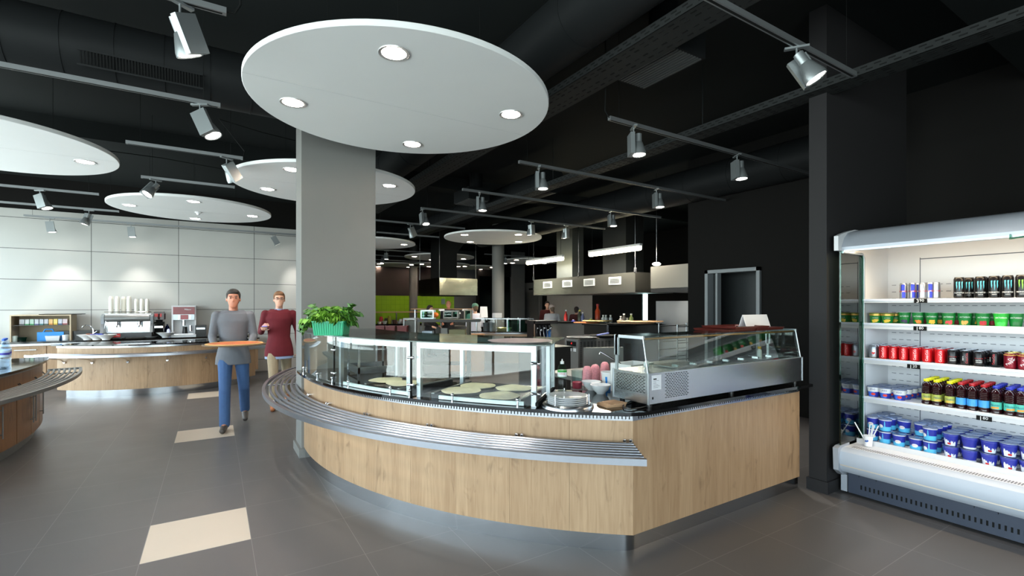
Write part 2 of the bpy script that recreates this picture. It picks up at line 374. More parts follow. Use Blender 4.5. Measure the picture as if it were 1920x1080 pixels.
# ================================================================ CEILING SERVICES
def duct_round(name, p, q, r, label, seam=.32, grille=None):
    t = thing(name, label, 'air duct', p)
    m = MB().cyl(p, q, r, n=40)
    part(m, 'duct_tube', ductm, t, w=True)
    P, Q = Vector(p), Vector(q); L = (Q - P).length; d = (Q - P).normalized(); b = MB(); k = .4
    while k < L:
        b.cyl(P + d * k, P + d * (k + .012), r + .004, n=40); k += seam
    part(b, 'seam', ductm, t, w=True)
    return t
t = duct_round('round_duct', (-4.6, 5.05, 3.62), (1.6, 5.05, 3.62), .25, 'fat dark spiral duct with a slotted grille above the left spotlights')
g = MB()
for k in range(40):
    x = -.865 + k * .0193
    g.add([(x, 4.80 - .015, 3.51), (x + .009, 4.80 - .015, 3.51), (x + .009, 4.84 - .015, 3.41), (x, 4.84 - .015, 3.41)], [(0, 1, 2, 3)], 0)
    g.cb((x + .005, 4.80, 3.46), (.009, .012, .1), 0, rx=.35)
g.cb((-.48, 4.795, 3.405), (.8, .03, .012), 1, rx=.35).cb((-.48, 4.795, 3.52), (.8, .03, .012), 1, rx=.35)
part(g, 'grille', [black, ductm], t, w=True)
duct_round('round_duct', (2.38, -3, 3.78), (2.38, 12, 3.78), .24, 'wide dark duct running beyond the large disc beside the perforated tray', .9)
duct_round('round_duct', (6.95, 2.5, 3.62), (6.95, 12.9, 3.62), .28, 'dark round duct high over the middle of the kitchen', .8)
duct_round('round_duct', (4.9, 6.5, 3.7), (4.9, 16, 3.7), .22, 'thinner dark round duct above the far spotlights', .8)
def tray(name, x, z, w_, y0, y1, label):
    t = thing(name, label, 'cable tray', (x, y0, z)); m = MB(); hl = MB()
    m.box((x - w_ / 2, y0, z), (x + w_ / 2, y1, z + .003)); m.box((x - w_ / 2, y0, z), (x - w_ / 2 + .003, y1, z + .07)); m.box((x + w_ / 2 - .003, y0, z), (x + w_ / 2, y1, z + .07))
    part(m, 'tray_body', mat('grey_tray_metal', (42, 44, 44), .6, .0, spec=.15), t, w=True)
    y = y0 + .05; k = 0
    while y < y1 - .05:
        for q in (-.4, -.24, .08, .28): hl.box((x + q * w_ + (.01 if k % 2 else 0), y, z - .0015), (x + q * w_ + .016, y + .045, z + .001))
        hl.box((x - w_ / 2 - .0015, y, z + .02), (x - w_ / 2 + .001, y + .045, z + .03)); hl.box((x - w_ / 2 - .0015, y + .035, z + .045), (x - w_ / 2 + .001, y + .08, z + .055))
        y += .09; k += 1
    part(hl, 'slots', black, t, w=True)
    y = y0 + 1
    while y < y1: part(MB().cyl((x, y, z + .02), (x, y, ZC), .006, n=6), 'hanger', ductm, t, w=True); y += 2.6
    return t
tray('cable_tray', 2.78, 3.5, .3, -2, 10, 'broad perforated cable tray running beside the large disc')
tray('cable_tray', 4.35, 3.36, .2, -3, 13, 'narrow perforated cable tray passing over the black pier')
# square air diffuser next to the tray, and a second one further on
for (x, y, lab) in ((3.12, 2.75, 'black slatted ceiling diffuser box beside the broad cable tray'), (4.2, 8.2, 'black slatted ceiling diffuser box behind the second spotlight row')):
    t = thing('ceiling_diffuser', lab, 'air vent', (x, y, 3.55))
    part(MB().box((-.22, -.32, 0), (.22, .32, .22)).cyl((.1, 0, .2), (.1, 0, ZC - 3.55), .12), 'diffuser_box', ductm, t)
    s = MB()
    for k in range(12): s.box((-.2 + k * .034, -.3, -.008), (-.18 + k * .034, .3, 0))
    part(s, 'slat', mat('slat_grey', (70, 72, 72), .5), t)
# beams under the slab
for i, (y, lab) in enumerate(((1.0, ''), (8.6, ''), (15., ''))):
    struct(MB().box((-4.65, y, 3.86), (13, y + .35, ZC)), f'trim_{6 + i}', concrete)
# ---------------------------------------------------------------- tracks and spotlights
trk = mat('track_aluminium', (150, 154, 156), .4, .7, .05)
YS = [1.654, 3.2, 4.735, 6.3, 7.9, 9.5, 11.05, 12.45]
ZT = 3.25
def track(x0, x1, y, label, wires=True):
    t = thing('light_track', label, 'lighting track', (x0, y, ZT))
    part(MB().box((x0, y - .018, ZT), (x1, y + .018, ZT + .034)), 'track_body', trk, t, w=True)
    part(MB().box((x0 + .02, y - .008, ZT - .001), (x1 - .02, y + .008, ZT + .002)), 'groove', black, t, w=True)
    for x in (x0 + .12, x1 - .12): part(MB().cyl((x, y, ZT + .03), (x, y, ZC), .0022, n=5), 'suspension_wire', black, t, w=True)
    return t
TL = [(-.9, .06, 1), (-3.6, .045, 2), (-.777, .28, 3), (-.817, .25, 4), (-3.4, -1.49, 5), (-3.8, -1.456, 6), (-3.04, 2.1, 7)]
TR = [(1.9, 3.99, 0), (3.03, 6.9, 1), (3.05, 7.0, 2), (3.08, 7.3, 3), (3.06, 7.35, 4), (2.7, 4.7, 5), (3.2, 4.75, 6)]
lw = ['nearest, by the big spotlight at top left', 'long one below the spiral duct', 'short one beside the second disc', 'short one above the far left disc', 'one ending left of the far left disc', 'one along the top of the panelled wall, upper', 'long one crossing in front of the panelled wall']
for (a, b, k), l in zip(TL, lw): track(a, b, YS[k], 'aluminium lighting track, ' + l)
rw = ['nearest on the right, ending over the black pier', 'first behind the large disc on the right', 'second behind the large disc on the right', 'third behind the large disc on the right', 'fourth behind the large disc, over the smaller disc', 'short one just right of the grey column', 'shorter lower one just right of the grey column']
for (a, b, k), l in zip(TR, rw): track(a, b, YS[k], 'aluminium lighting track, ' + l)
for k, y in enumerate((14.5, 16.1, 17.7)): track(3.6 + k * .5, 6.3 + k * .8, y, ['thin lighting track far back above the lime wall, nearest of three', 'thin lighting track far back above the lime wall, middle of three', 'thin lighting track far back above the lime wall, furthest of three'][k])
track(7.6, 9.6, 13.9, 'thin lighting track far back near the round column')
head_m = mat('lamp_aluminium', (150, 156, 158), .35, .6, .04)
def spot(x, y, az, tilt, label, power=60, yaw=0., side=1):
    """track spotlight: stem, gear box, conical head; az = heading the head tilts to"""
    t = thing('track_spotlight', label, 'spotlight', (x, y, ZT), rad(az))
    part(MB().box((-.07, -.015, -.014), (.07, .015, 0)).cyl((0, 0, -.07), (0, 0, -.01), .006, n=8), 'stem', black if side < 0 else head_m, t)
    T = Matrix.Translation((0, 0, -.07)) @ Matrix.Rotation(rad(tilt), 4, 'Y')
    part(MB().box((-.06, .005, -.2), (.06, .045, .0), T=T), 'gear_box', head_m, t)
    hd = MB().lathe([(.0, .0), (.030, .0), (.030, -.075), (.036, -.08), (.066, -.175), (.068, -.2), (.062, -.2), (.055, -.192)], 28, (0, -.045, 0), T=T)
    part(hd, 'lamp_head', head_m, t)
    part(MB().lathe([(0, -.194), (.062, -.194)], 28, (0, -.045, 0), T=T), 'lamp_face', lampwhite, t)
    ld = bpy.data.lights.new('spot_light', 'SPOT'); ld.energy = power; ld.spot_size = rad(75); ld.spot_blend = .6; ld.shadow_soft_size = .05; ld.color = (1, .95, .88)
    lo = bpy.data.objects.new('spot_light', ld); COL.objects.link(lo); lo.parent = t
    lo.matrix_local = T @ Matrix.Translation((0, -.045, -.21))
    return t
SPW = 85
SL = [(-.16, 1, 215, 25, 'large near spotlight hanging at the top left, seen from its side'), (-.10, 2, 148, 25, 'spotlight at the end of the long track below the spiral duct'),
      (.12, 3, 215, 38, 'spotlight tilted in front of the second disc'), (-.66, 4, 30, 38, 'spotlight tilted in front of the far left disc'),
      (-2.15, 5, 150, 18, 'bright spotlight facing us at the left edge'), (-1.87, 6, 0, 18, 'spotlight high in front of the panelled wall'),
      (-2.68, 7, 180, 8, 'left one of the cone spotlights low before the panelled wall'), (-1.45, 7, 180, 5, 'middle cone spotlight before the panelled wall, above the cup towers'),
      (1.17, 7, 180, 30, 'cone spotlight before the panelled wall, nearest the grey column')]
for x, k, az, ti, l in SL: spot(x, YS[k], az, ti, l, 45)
SR = [(3.2, 0, -53, -30, 'large near spotlight tilted before the black pier'), (3.34, 1, 60, 3, 'spotlight left on the first track behind the large disc'), (4.95, 1, 60, 3, 'spotlight right on the first track behind the large disc'),
      (3.34, 2, 60, 3, 'spotlight left on the second track behind the large disc'), (5.40, 2, 60, 3, 'spotlight right on the second track behind the large disc'),
      (3.36, 3, 60, 4, 'spotlight left on the third track behind the large disc'), (6.0, 3, 60, 4, 'spotlight right on the third track behind the large disc'),
      (3.09, 4, 90, 14, 'spotlight left on the fourth track, above the middle disc'), (5.38, 4, 200, 5, 'spotlight at the right rim of the middle disc'), (6.26, 4, 200, 5, 'spotlight right of the middle disc on the fourth track'),
      (3.45, 5, 200, 30, 'unlit looking spotlight tilted left on the short track by the grey column')]
for x, k, az, ti, l in SR: spot(x, YS[k], az, ti, l, SPW)
spot(4.5, 14.5, 0, 4, 'tiny far spotlight just right of the grey column', 20); spot(4.9, 16.1, 0, 20, 'tiny far spotlight over the brown wall band', 20); spot(8.4, 13.9, 0, 4, 'tiny far spotlight right of the round column', 20)
# ---------------------------------------------------------------- discs
discw = mat('white_acoustic_board', (238, 240, 240), .8, 0., .02, 3)
rim_m = mat('disc_rim', (190, 194, 194), .7, 0., .03)
ringm = mat('downlight_ring', (210, 210, 210), .3, .6)
def disc(x, y, a, label, power=18, sensor=False, r=1.18, lights=True):
    t = thing('ceiling_disc', label, 'ceiling disc', (x, y, 3.2), group=None)
    part(MB().lathe([(0, 0), (r - .004, 0), (r, .004), (r, .036), (r - .004, .04), (0, .04)], 96), 'disc_panel', discw, t)
    for k in range(2 if r > 1 else 0):
        part(MB().box((-r + .003, -.0012, -.0006), (r - .003, .0012, .002)), 'joint', rim_m, t) if k == 0 else None
    for k in range(4):
        q = rad(a + 90 * k); cx, cy = .88 * math.cos(q), .88 * math.sin(q)
        rg = part(MB().lathe([(.072, -.002), (.098, -.006), (.1, .0), (.072, .0)], 28, (cx, cy, 0)), 'downlight', ringm, t)
        part(MB().lathe([(0, -.003), (.08, -.003)], 28, (cx, cy, 0)), 'lamp', lampdisc, rg)
        if lights:
            ld = bpy.data.lights.new('down_light', 'SPOT'); ld.energy = power; ld.spot_size = rad(110); ld.spot_blend = .7; ld.shadow_soft_size = .07; ld.color = (1, .93, .85)
            lo = bpy.data.objects.new('down_light', ld); COL.objects.link(lo); lo.parent = t; lo.location = (cx, cy, -.02)
        part(MB().cyl((cx * .7, cy * .7, .04), (cx * .7, cy * .7, ZC - 3.2), .002, n=5), 'suspension_wire', black, t)
    if sensor: part(MB().lathe([(.0, -.05), (.02, -.05), (.035, -.02), (.05, -.015), (.05, 0)], 20, (.05, .1, 0)), 'smoke_detector', white, t)
    return t
disc(1.341, 3.813, 66, 'large round white ceiling disc nearest us, over the counter')
disc(-2.1, 6.95, 12, 'round white ceiling disc cut off by the left edge')
disc(-.286, 9.86, 1, 'round white ceiling disc at far left with a smoke detector', sensor=True)
disc(1.332, 6.93, 52, 'round white ceiling disc passing behind the grey column')
disc(3.5, 12.7, 70, 'small white ceiling disc touching the right side of the grey column')
disc(5.77, 10.12, 12, 'round white ceiling disc above the big round column')
disc(6.56, 15.2, -4, 'far white ceiling disc behind the black duct drop, upper one', 14)
disc(7.86, 18.1, 10, 'far white ceiling disc behind the black duct drop, lower one', 10)
disc(10.07, 14.8, 20, 'far white ceiling disc right of the big round column', 14)
disc(6.3, 19.2, 30, 'flat looking far disc low beside the grey column', 8, lights=False); disc(9.6, 18.6, 40, 'flat looking far disc between black duct drop and round column', 8, lights=False)
# loose black cables between tracks
def cable(pts, label):
    solo(MB().tube([(p[0], p[1], p[2]) for p in pts], .006, 6), 'ceiling_cable', black, label, 'cable')
cable([(.06, 3.2, 3.27), (.1, 3.2, 3.27), (.13, 3.2, 3.33), (.13, 3.22, 3.6), (.14, 3.3, ZC)], 'black cable rising from the end of the near left track')
cable([(.28, 6.3, 3.27), (.30, 6.3, 3.35), (.05, 6.45, 3.72), (.5, 6.6, 3.7), (1.4, 6.7, 3.65)], 'black cable sagging towards the second disc')
cable([(-1.3, 7.9, 3.3), (-1.28, 7.9, 3.55), (-.6, 7.95, 3.56), (.6, 8.0, 3.5), (1.2, 8.1, 3.45)], 'black cable strung over the far left disc')
cable([(3.03, 3.2, 3.27), (2.98, 3.2, 3.32), (2.99, 3.2, 3.7), (3.0, 3.22, ZC)], 'black cable rising from the end of the first right track')
# ================================================================ MAIN COUNTER
O = (4.6, 5.2); ZS = .905
def pol(r, a, o=O): return (o[0] + r * math.cos(rad(a)), o[1] + r * math.sin(rad(a)))
A0, A1 = 177.7, 232.35
ctr = thing('serving_counter', 'curved oak serving counter with black stone top in the foreground', 'counter', (2.6, 2.6, 0))
n = 9
for k in range(n):
    a, b = A0 + (A1 - A0) * k / n, A0 + (A1 - A0) * (k + 1) / n
    part(MB().arc(O, 3.785, 3.81, .11, .842, a + .01, b - .01, 10), 'oak_panel', oak, ctr, w=True)
cx_, cy_ = pol(3.81, A1)   # the corner
for a, b in ((cx_, cx_ + (4.27 - cx_) * .5), (cx_ + (4.27 - cx_) * .5, 4.27)):
    part(MB().box((a + .001, cy_, .11), (b - .001, cy_ + .025, .842)), 'oak_panel', oak_w if a > 90 else oak, ctr, w=True)
m = MB().arc(O, 3.77, 3.797, 0, .11, A0, A1 - 1.2, 60)
px_, py_ = pol(3.797, A1 - 1.2); q = []
for k in range(9):
    t = k / 8; q.append(((1 - t) ** 2 * px_ + 2 * t * (1 - t) * (cx_ + .01) + t * t * (cx_ + .1), (1 - t) ** 2 * py_ + 2 * t * (1 - t) * (cy_ + .012) + t * t * (cy_ + .03)))
q.append((4.30, cy_ + .03))
m.prism(q + [(q[-1][0], q[-1][1] + .02)] + [(x_ + .012, y_ + .022) for x_, y_ in reversed(q[:-1])], 0, .11)
part(m, 'plinth', steel_v, ctr, w=True)
m = MB().arc(O, 3.79, 3.818, .842, .882, A0, A1, 60)
m.box((cx_ - .008, cy_ - .008, .842), (4.24, cy_ + .02, .882))
part(m, 'vent_band', steel, ctr, w=True)
m = MB(); a = 184.
while a < A1 - .1:
    for r0, r1 in ((3.8175, 3.8195),): m.arc(O, r0, r1, .852, .878, a, a + .095, 1)
    a += .34
x = cx_ + .04
while x < 4.2: m.box((x, cy_ - .0095, .852), (x + .0065, cy_ - .007, .878)); x += .023
part(m, 'vent_slots', black, ctr, w=True)
RI = 3.12
sl = [pol(3.875, A0 - .2 + (A1 - .5 - A0) * k / 60) for k in range(61)] + [(2.30, 2.118), (4.39, 2.118), (4.39, 2.86)]
sl += [pol(RI, 228.6 - (228.6 - A0) * k / 40) for k in range(41)]
part(MB().prism(sl, .882, ZS), 'stone_top', stone, ctr, w=True)
m = MB().arc(O, RI + .03, RI + .05, .1, .882, A0, 228, 40).box((2.62, 2.80, .1), (4.3, 2.82, .882))
part(m, 'rear_panel', white, ctr, w=True)
# tubular tray rail
rail = thing('tray_rail', 'curved tubular metal tray rail on the front of the oak counter', 'tray rail', (1.6, 2.3, .7))
RA0, RA1 = 148., 232.6; ZR = .705
radii = [3.865 + k * .0505 for k in range(6)]
for r in radii:
    part(MB().tube([(*pol(r, RA0 + (RA1 - RA0 + (r - 4.2) * 1.) * k / 90), ZR) for k in range(91)], .0125, 10), 'rail_tube', bar_m, rail, w=True)
part(MB().arc(O, 4.165, 4.195, .68, .718, RA0, RA1, 110), 'front_bar', bar_m, rail, w=True)
for a in (160, 169.5, 183.5, 191.6, 201., 211.0, 221.3, 231.8):
    m = MB()
    for da in (-.28, .28):
        m.tube([(*pol(3.83 if a > 175 else 3.86, a + da), ZR + .012), (*pol(3.85, a + da), ZR - .02), (*pol(4.17, a + da), ZR - .02)], .006, 8)
        m.cyl((*pol(3.811 if a > 175 else 3.84, a + da), ZR + .012), (*pol(3.835 if a > 175 else 3.86, a + da), ZR + .012), .011, n=10)
    part(m, 'bracket', chrome, rail, w=True)
# ---------------------------------------------------------------- glass sneeze guard
gc = thing('glass_display_case', 'curved glass display case with silver frames on the counter', 'display case', (1.6, 3.2, ZS))
RG, ZT2 = 3.83, 1.315
P1, P2, P3 = 193.4, 208.4, 222.9
for a, b in ((178.6, P1 - .1), (P1 + .1, P2 - .25), (P2 + .25, P3 - .3)):
    part(MB().arc(O, RG, RG + .006, ZS + .012, ZT2, a, b, 24), 'front_pane', glass, gc, w=True)
part(MB().arc(O, RI - .02, 3.885, ZT2, ZT2 + .008, 178.4, P3 + 1.6, 60), 'top_pane', glassmat('top_glass', (228, 240, 236), ior=1.6), gc, w=True)
part(MB().arc(O, 3.8855, 3.8865, ZT2, ZT2 + .008, 178.4, P3 + 1.6, 60), 'top_edge', mat('dark_green_glass_edge', (40, 62, 56), .15), gc, w=True)
def post(r, a, z0=ZS, z1=ZT2, wd=.028, name='post'):
    x, y = pol(r, a); m = MB().cb((x, y, (z0 + z1) / 2), (.028, wd, z1 - z0), rz=rad(a))
    return part(m, name, alu, gc, w=True)
for a in (P1 + 1.0, P2 - .75, P2 + .75, P3 - .2): post(3.79, a, wd=.034)
for a in (P1 - .4, P2, P3): post(RI + .06, a, wd=.034); 
for a in (P1 + .1, P2): part(MB().cb((*pol(RG - .005, a), (ZS + ZT2) / 2), (.012, .010, ZT2 - ZS), rz=rad(a)), 'dark_seal', black, gc, w=True)
for a0, a1 in ((P1 + 1.2, P2 - .9), (P2 + .9, P3 - .3)):
    part(MB().arc(O, 3.775, 3.805, ZT2 - .05, ZT2 - .004, a0, a1, 24), 'top_rail', alu, gc, w=True)
    part(MB().arc(O, RI + .045, RI + .075, ZT2 - .04, ZT2 - .004, a0, a1, 24), 'top_rail', alu, gc, w=True)
for a in (P1 + 1.0, P2 - .75, P2 + .75, P3 - .2):
    x0, y0 = pol(RI + .06, a); x1, y1 = pol(3.79, a)
    part(MB().cb(((x0 + x1) / 2, (y0 + y1) / 2, ZT2 - .025), (math.hypot(x1 - x0, y1 - y0), .025, .035), rz=rad(a)), 'side_rail', alu, gc, w=True)
# sill behind the pane, clear strips and clamps
for a0, a1 in ((P1 + 2.2, P2 - .6), (P2 + 3.6, P3 - 1.2)):
    part(MB().arc(O, 3.80, 3.815, ZS + .004, ZS + .03, a0, a1, 20), 'sill_strip', mat('frosted_strip', (214, 226, 228), .3), gc, w=True)
for a in (181., 188.5, P1 + .1, 197.6, 205.5, P2, 214., 221.2):
    x, y = pol(3.845, a); part(MB().cyl((x, y, ZS), (x, y, ZS + .045), .008, n=10).sph((x, y, ZS + .05), .012, 6), 'foot_clamp', chrome, gc, w=True)
for a in (P1 + .1, P2, P3 + .1):
    for z in (ZS + .09, ZS + .29):
        x, y = pol(RG + .004, a); tx, ty = -math.sin(rad(a)), math.cos(rad(a))
        part(MB().cyl((x - tx * .02, y - ty * .02, z), (x + tx * .02, y + ty * .02, z), .008, n=10).sph((x + tx * .022, y + ty * .022, z), .012, 6).sph((x - tx * .022, y - ty * .022, z), .012, 6), 'pane_clamp', chrome, gc, w=True)
x0, y0 = pol(RI + .06, P3 + .2); x1, y1 = pol(RG, P3 + .2)
part(MB().cb(((x0 + x1) / 2, (y0 + y1) / 2, (ZS + ZT2) / 2 + .02), (math.hypot(x1 - x0, y1 - y0), .006, ZT2 - ZS - .05), rz=rad(P3 + .2)), 'end_pane', glass, gc, w=True)
part(MB().cb(((x0 + x1) / 2, (y0 + y1) / 2, ZS + .02), (math.hypot(x1 - x0, y1 - y0), .02, .022), rz=rad(P3 + .2)), 'end_rail', black, gc, w=True)
post(RI + .4, P3 + .5, name='post')
# low steel frames standing in the first bay
for a in (196.5,):
    m = MB(); x, y = pol(3.45, 190)
    for b in ((1.15, 4.55, 0), (1.15, 4.95, 0), (1.5, 4.55, 0), (1.5, 4.95, 0)): m.cb((b[0], b[1], ZS + .15), (.02, .02, .3))
    m.cb((1.32, 4.55, ZS + .06), (.37, .02, .06)).cb((1.32, 4.95, ZS + .06), (.37, .02, .06)).cb((1.15, 4.75, ZS + .29), (.02, .42, .02)).cb((1.5, 4.75, ZS + .29), (.02, .42, .02)).cb((1.15, 4.75, ZS + .06), (.02, .42, .06))
    solo(m, 'steel_stand', steel, 'low steel stand inside the left end of the glass case', 'stand', (1.32, 4.75, ZS), w=True)
# black griddles and flatbreads
grid_m = mat('black_griddle', (22, 23, 25), .22, .2, .1, 20)
def griddle(a0, a1, label):
    t = thing('griddle_plate', label, 'griddle', (*pol(3.45, (a0 + a1) / 2), ZS))
    am = (a0 + a1) / 2; wd = 3.45 * rad(a1 - a0)
    T = Matrix.Translation((*pol(3.47, am), ZS)) @ Matrix.Rotation(rad(am), 4, 'Z')
    part(MB().box((-.3, -wd / 2, 0), (.3, wd / 2, .03), T=T), 'plate', grid_m, t, w=True)
    r_ = MB()
    for s_ in (-1, 1): r_.box((-.3, s_ * (wd / 2 - .012) - .012, .03), (.3, s_ * (wd / 2 - .012) + .012, .038), T=T)
    part(r_, 'rim', steel_d, t, w=True)
    return t
griddle(199.2, 206.2, 'black griddle plate with two flatbreads, left of the double posts')
griddle(210.2, 221.8, 'black griddle plate with four flatbreads, right of the double posts')
bread = mat('baked_flatbread', (236, 220, 188), .8, 0., .18, 22, .4)
breads = [(724, 712, .14, 'flatbread at the far left, half under its neighbour'), (757, 720, .14, 'flatbread second from the left, just by the double posts'), (895, 723, .14, 'flatbread at the back left of the right griddle'),
          (864, 734, .145, 'flatbread at the front left of the right griddle'), (963, 727, .14, 'flatbread at the back right by the end post'), (937, 741, .145, 'flatbread at the front right of the right griddle')]
for i, (px, py, r_, l) in enumerate(breads):
    x, y = at(px, py, .945); m = MB(); z0 = .0; prof = []
    N_ = 36; vs = [(0, 0, .007)]; fs = []
    for ring, (rr, zz) in enumerate(((.5, .008), (.85, .007), (1., .003), (.98, .0))):
        for k in range(N_):
            t = 2 * PI * k / N_; wv = 1 + .03 * math.sin(3 * t + i) + .02 * math.sin(5 * t + 2 * i)
            vs.append((r_ * rr * wv * math.cos(t), r_ * rr * wv * math.sin(t), zz + .002 * math.sin(4 * t + i) * (rr > .6)))
    for k in range(N_): fs.append((0, 1 + k, 1 + (k + 1) % N_))
    for ring in range(3):
        for k in range(N_): fs.append((1 + ring * N_ + k, 1 + (ring + 1) * N_ + k, 1 + (ring + 1) * N_ + (k + 1) % N_, 1 + ring * N_ + (k + 1) % N_))
    m.add(vs, fs)
    solo(m, 'flatbread', bread, 'round pale ' + l, 'flatbread', (x, y, ZS + .0375 + (.009 if i in (1, 3) else 0)), group='flatbreads on the griddles')
# ---------------------------------------------------------------- lettuce crate on the glass top
lx, ly = at(622, 628, 1.323)
ck = thing('vegetable_crate', 'ribbed green plastic crate on the glass top beside the grey column', 'crate', (lx, ly, ZT2 + .008), rad(-32))
ck.scale = (.8, .8, .95)
cg = mat('green_crate_plastic', (0, 150, 105), .35, 0., .04)
m = MB().prism([(-.15, -.10), (.15, -.10), (.15, .10), (-.15, .10)], 0, .006)
bw = lambda z: 1 + z * .9
for k in range(4):
    T = Matrix.Rotation(k * PI / 2, 4, 'Z'); L_, W_ = (.15, .10) if k % 2 == 0 else (.10, .15)
    m.add([(-L_, -W_, 0), (L_, -W_, 0), (L_ * 1.1, -W_ - .012, .125), (-L_ * 1.1, -W_ - .012, .125), (-L_, -W_ + .004, 0), (L_, -W_ + .004, 0), (L_ * 1.1, -W_ - .008, .125), (-L_ * 1.1, -W_ - .008, .125)],
          [(0, 1, 2, 3), (7, 6, 5, 4), (3, 2, 6, 7), (0, 4, 5, 1), (1, 5, 6, 2), (4, 0, 3, 7)], 0, T)
    nr = 13 if k % 2 == 0 else 8
    for j in range(nr):
        x = -L_ * .93 + j * L_ * 1.86 / (nr - 1); m.add([(x - .006, -W_ - .004, .005), (x + .006, -W_ - .004, .005), (x * 1.1 + .006, -W_ - .017, .11), (x * 1.1 - .006, -W_ - .017, .11), (x - .006, -W_, .005), (x + .006, -W_, .005), (x * 1.1 + .006, -W_ - .01, .11), (x * 1.1 - .006, -W_ - .01, .11)], [(0, 1, 2, 3), (0, 3, 7, 4), (1, 5, 6, 2)], 0, T)
    m.cb((0, -W_ - .014, .123), (L_ * 2.24, .02, .01), T=T)
part(m, 'crate_body', cg, ck)
part(MB().box((-.1705, -.06, .03), (-.169, .0, .1)), 'paper_tag', paper, ck)
lfm = mat('lettuce_leaf', (98, 146, 44), .5, 0., .35, 9, .3); lfm2 = mat('lettuce_leaf_dark', (58, 104, 32), .5, 0., .3, 9, .3)
def leaf(m, base, az, el, L_, wd, rn, mi):
    """a frilly leaf: strip with a wavy rim"""
    T = Matrix.Translation(base) @ Matrix.Rotation(az, 4, 'Z') @ Matrix.Rotation(-el, 4, 'Y')
    nu, nv = 9, 8; vs = []
    ph = rn.random() * 6
    for i in range(nu):
        u = i / (nu - 1)
        for j in range(nv + 1):
            v = j / nv * 2 - 1
            ww = wd * (math.sin(PI * min(u * .62 + .12, 1)) ** .8) * v
            fr = (abs(v) ** 2 + (u ** 4)) * .022 * math.sin(ph + 9 * v + 14 * u) + (abs(v) ** 3) * .014 * math.sin(ph * 2 + 31 * u)
            vs.append((L_ * u + .3 * abs(v) * -L_ * .2 * u, ww, -.35 * L_ * u * u + .25 * abs(ww) + fr))
    fs = [(i * (nv + 1) + j, (i + 1) * (nv + 1) + j, (i + 1) * (nv + 1) + j + 1, i * (nv + 1) + j + 1) for i in range(nu - 1) for j in range(nv)]
    m.add(vs, fs, mi, T)
rn = random.Random(3)
heads = [(-.11, -.02, 'leafy green lettuce spilling over the left end of the green crate'), (.0, .0, 'leafy green lettuce in the middle of the green crate'), (.115, .01, 'leafy green lettuce leaning over the right end of the green crate')]
Tc = Matrix.Translation((lx, ly, ZT2 + .008)) @ Matrix.Rotation(rad(-32), 4, 'Z')
for hx, hy, l in heads:
    m = MB(); sgn = 0 if abs(hx) < .05 else (1 if hx > 0 else -1)
    for k in range(34):
        az = rn.uniform(0, 2 * PI) if (not sgn or k % 3) else (0 if sgn > 0 else PI) + rn.uniform(-.7, .7)
        leaf(m, (rn.uniform(-.03, .03), rn.uniform(-.025, .025), rn.uniform(-.01, .035)), az, rn.uniform(.3, 1.35), rn.uniform(.09, .17), rn.uniform(.03, .055), rn, k % 3 == 0)
    if sgn < 0:
        for k in range(5): leaf(m, (-.04, rn.uniform(-.04, .03), .0), PI + rn.uniform(-.5, .7), rn.uniform(-.25, .15), .13, .045, rn, k % 2)
    m.add([], [])
    p = Tc @ Vector((hx * .8, hy * .8, .095))
    solo(m, 'lettuce_head', [lfm, lfm2], l, 'lettuce', p, rad(-32), group='lettuces in the crate')
# ---------------------------------------------------------------- things on the open end of the stone
px, py = at(1064, 762, ZS)
dw = thing('plate_dispenser', 'round steel-rimmed plate dispenser sunk in the counter top', 'plate dispenser', (px, py, ZS))
part(MB().lathe([(.175, 0), (.175, .003), (.168, .02), (.15, .03), (.14, .026), (.135, .005)], 48), 'rim_ring', steel, dw)
for a in (200, 300, 60): part(MB().cyl((.150 * math.cos(rad(a)), .150 * math.sin(rad(a)), 0), (.150 * math.cos(rad(a)), .150 * math.sin(rad(a)), .095), .005, n=10), 'guide_rod', chrome, dw)
pl = MB().lathe([(0, 0), (.075, 0), (.08, .004), (.13, .017), (.133, .02), (.128, .021), (.08, .009), (0, .006)], 48)
me0 = None
for k in range(5):
    lab = 'white porcelain dinner plate ' + ['at the bottom of the stack in the dispenser', 'second from the bottom in the dispenser stack', 'in the middle of the dispenser stack', 'just under the topmost one in the dispenser', 'topmost in the dispenser stack'][k]
    if me0 is None: me0 = Proto(solo(pl, 'dinner_plate', porc, lab, 'plate', (px, py, ZS + .006)))
    me0.put((px, py, ZS + .006 + k * .0128), 0, lab, 'plates in the dispenser')
bowl = MB().lathe([(0, 0), (.03, 0), (.032, .006), (.058, .03), (.076, .066), (.078, .07), (.074, .07), (.055, .034), (.028, .012), (0, .010)], 40)
b1 = at(1109, 731, ZS); b2 = at(1126, 738, ZS)
bp = Proto(solo(bowl, 'soup_bowl', porc, '', 'bowl', (0, 0, 0)))
bp.put((*b1, ZS), 0, 'white porcelain bowl behind its twin near the blue bucket', 'bowls on the counter end'); bp.put((*b2, ZS), 0, 'white porcelain bowl in front, between plates and steel cooler', 'bowls on the counter end')
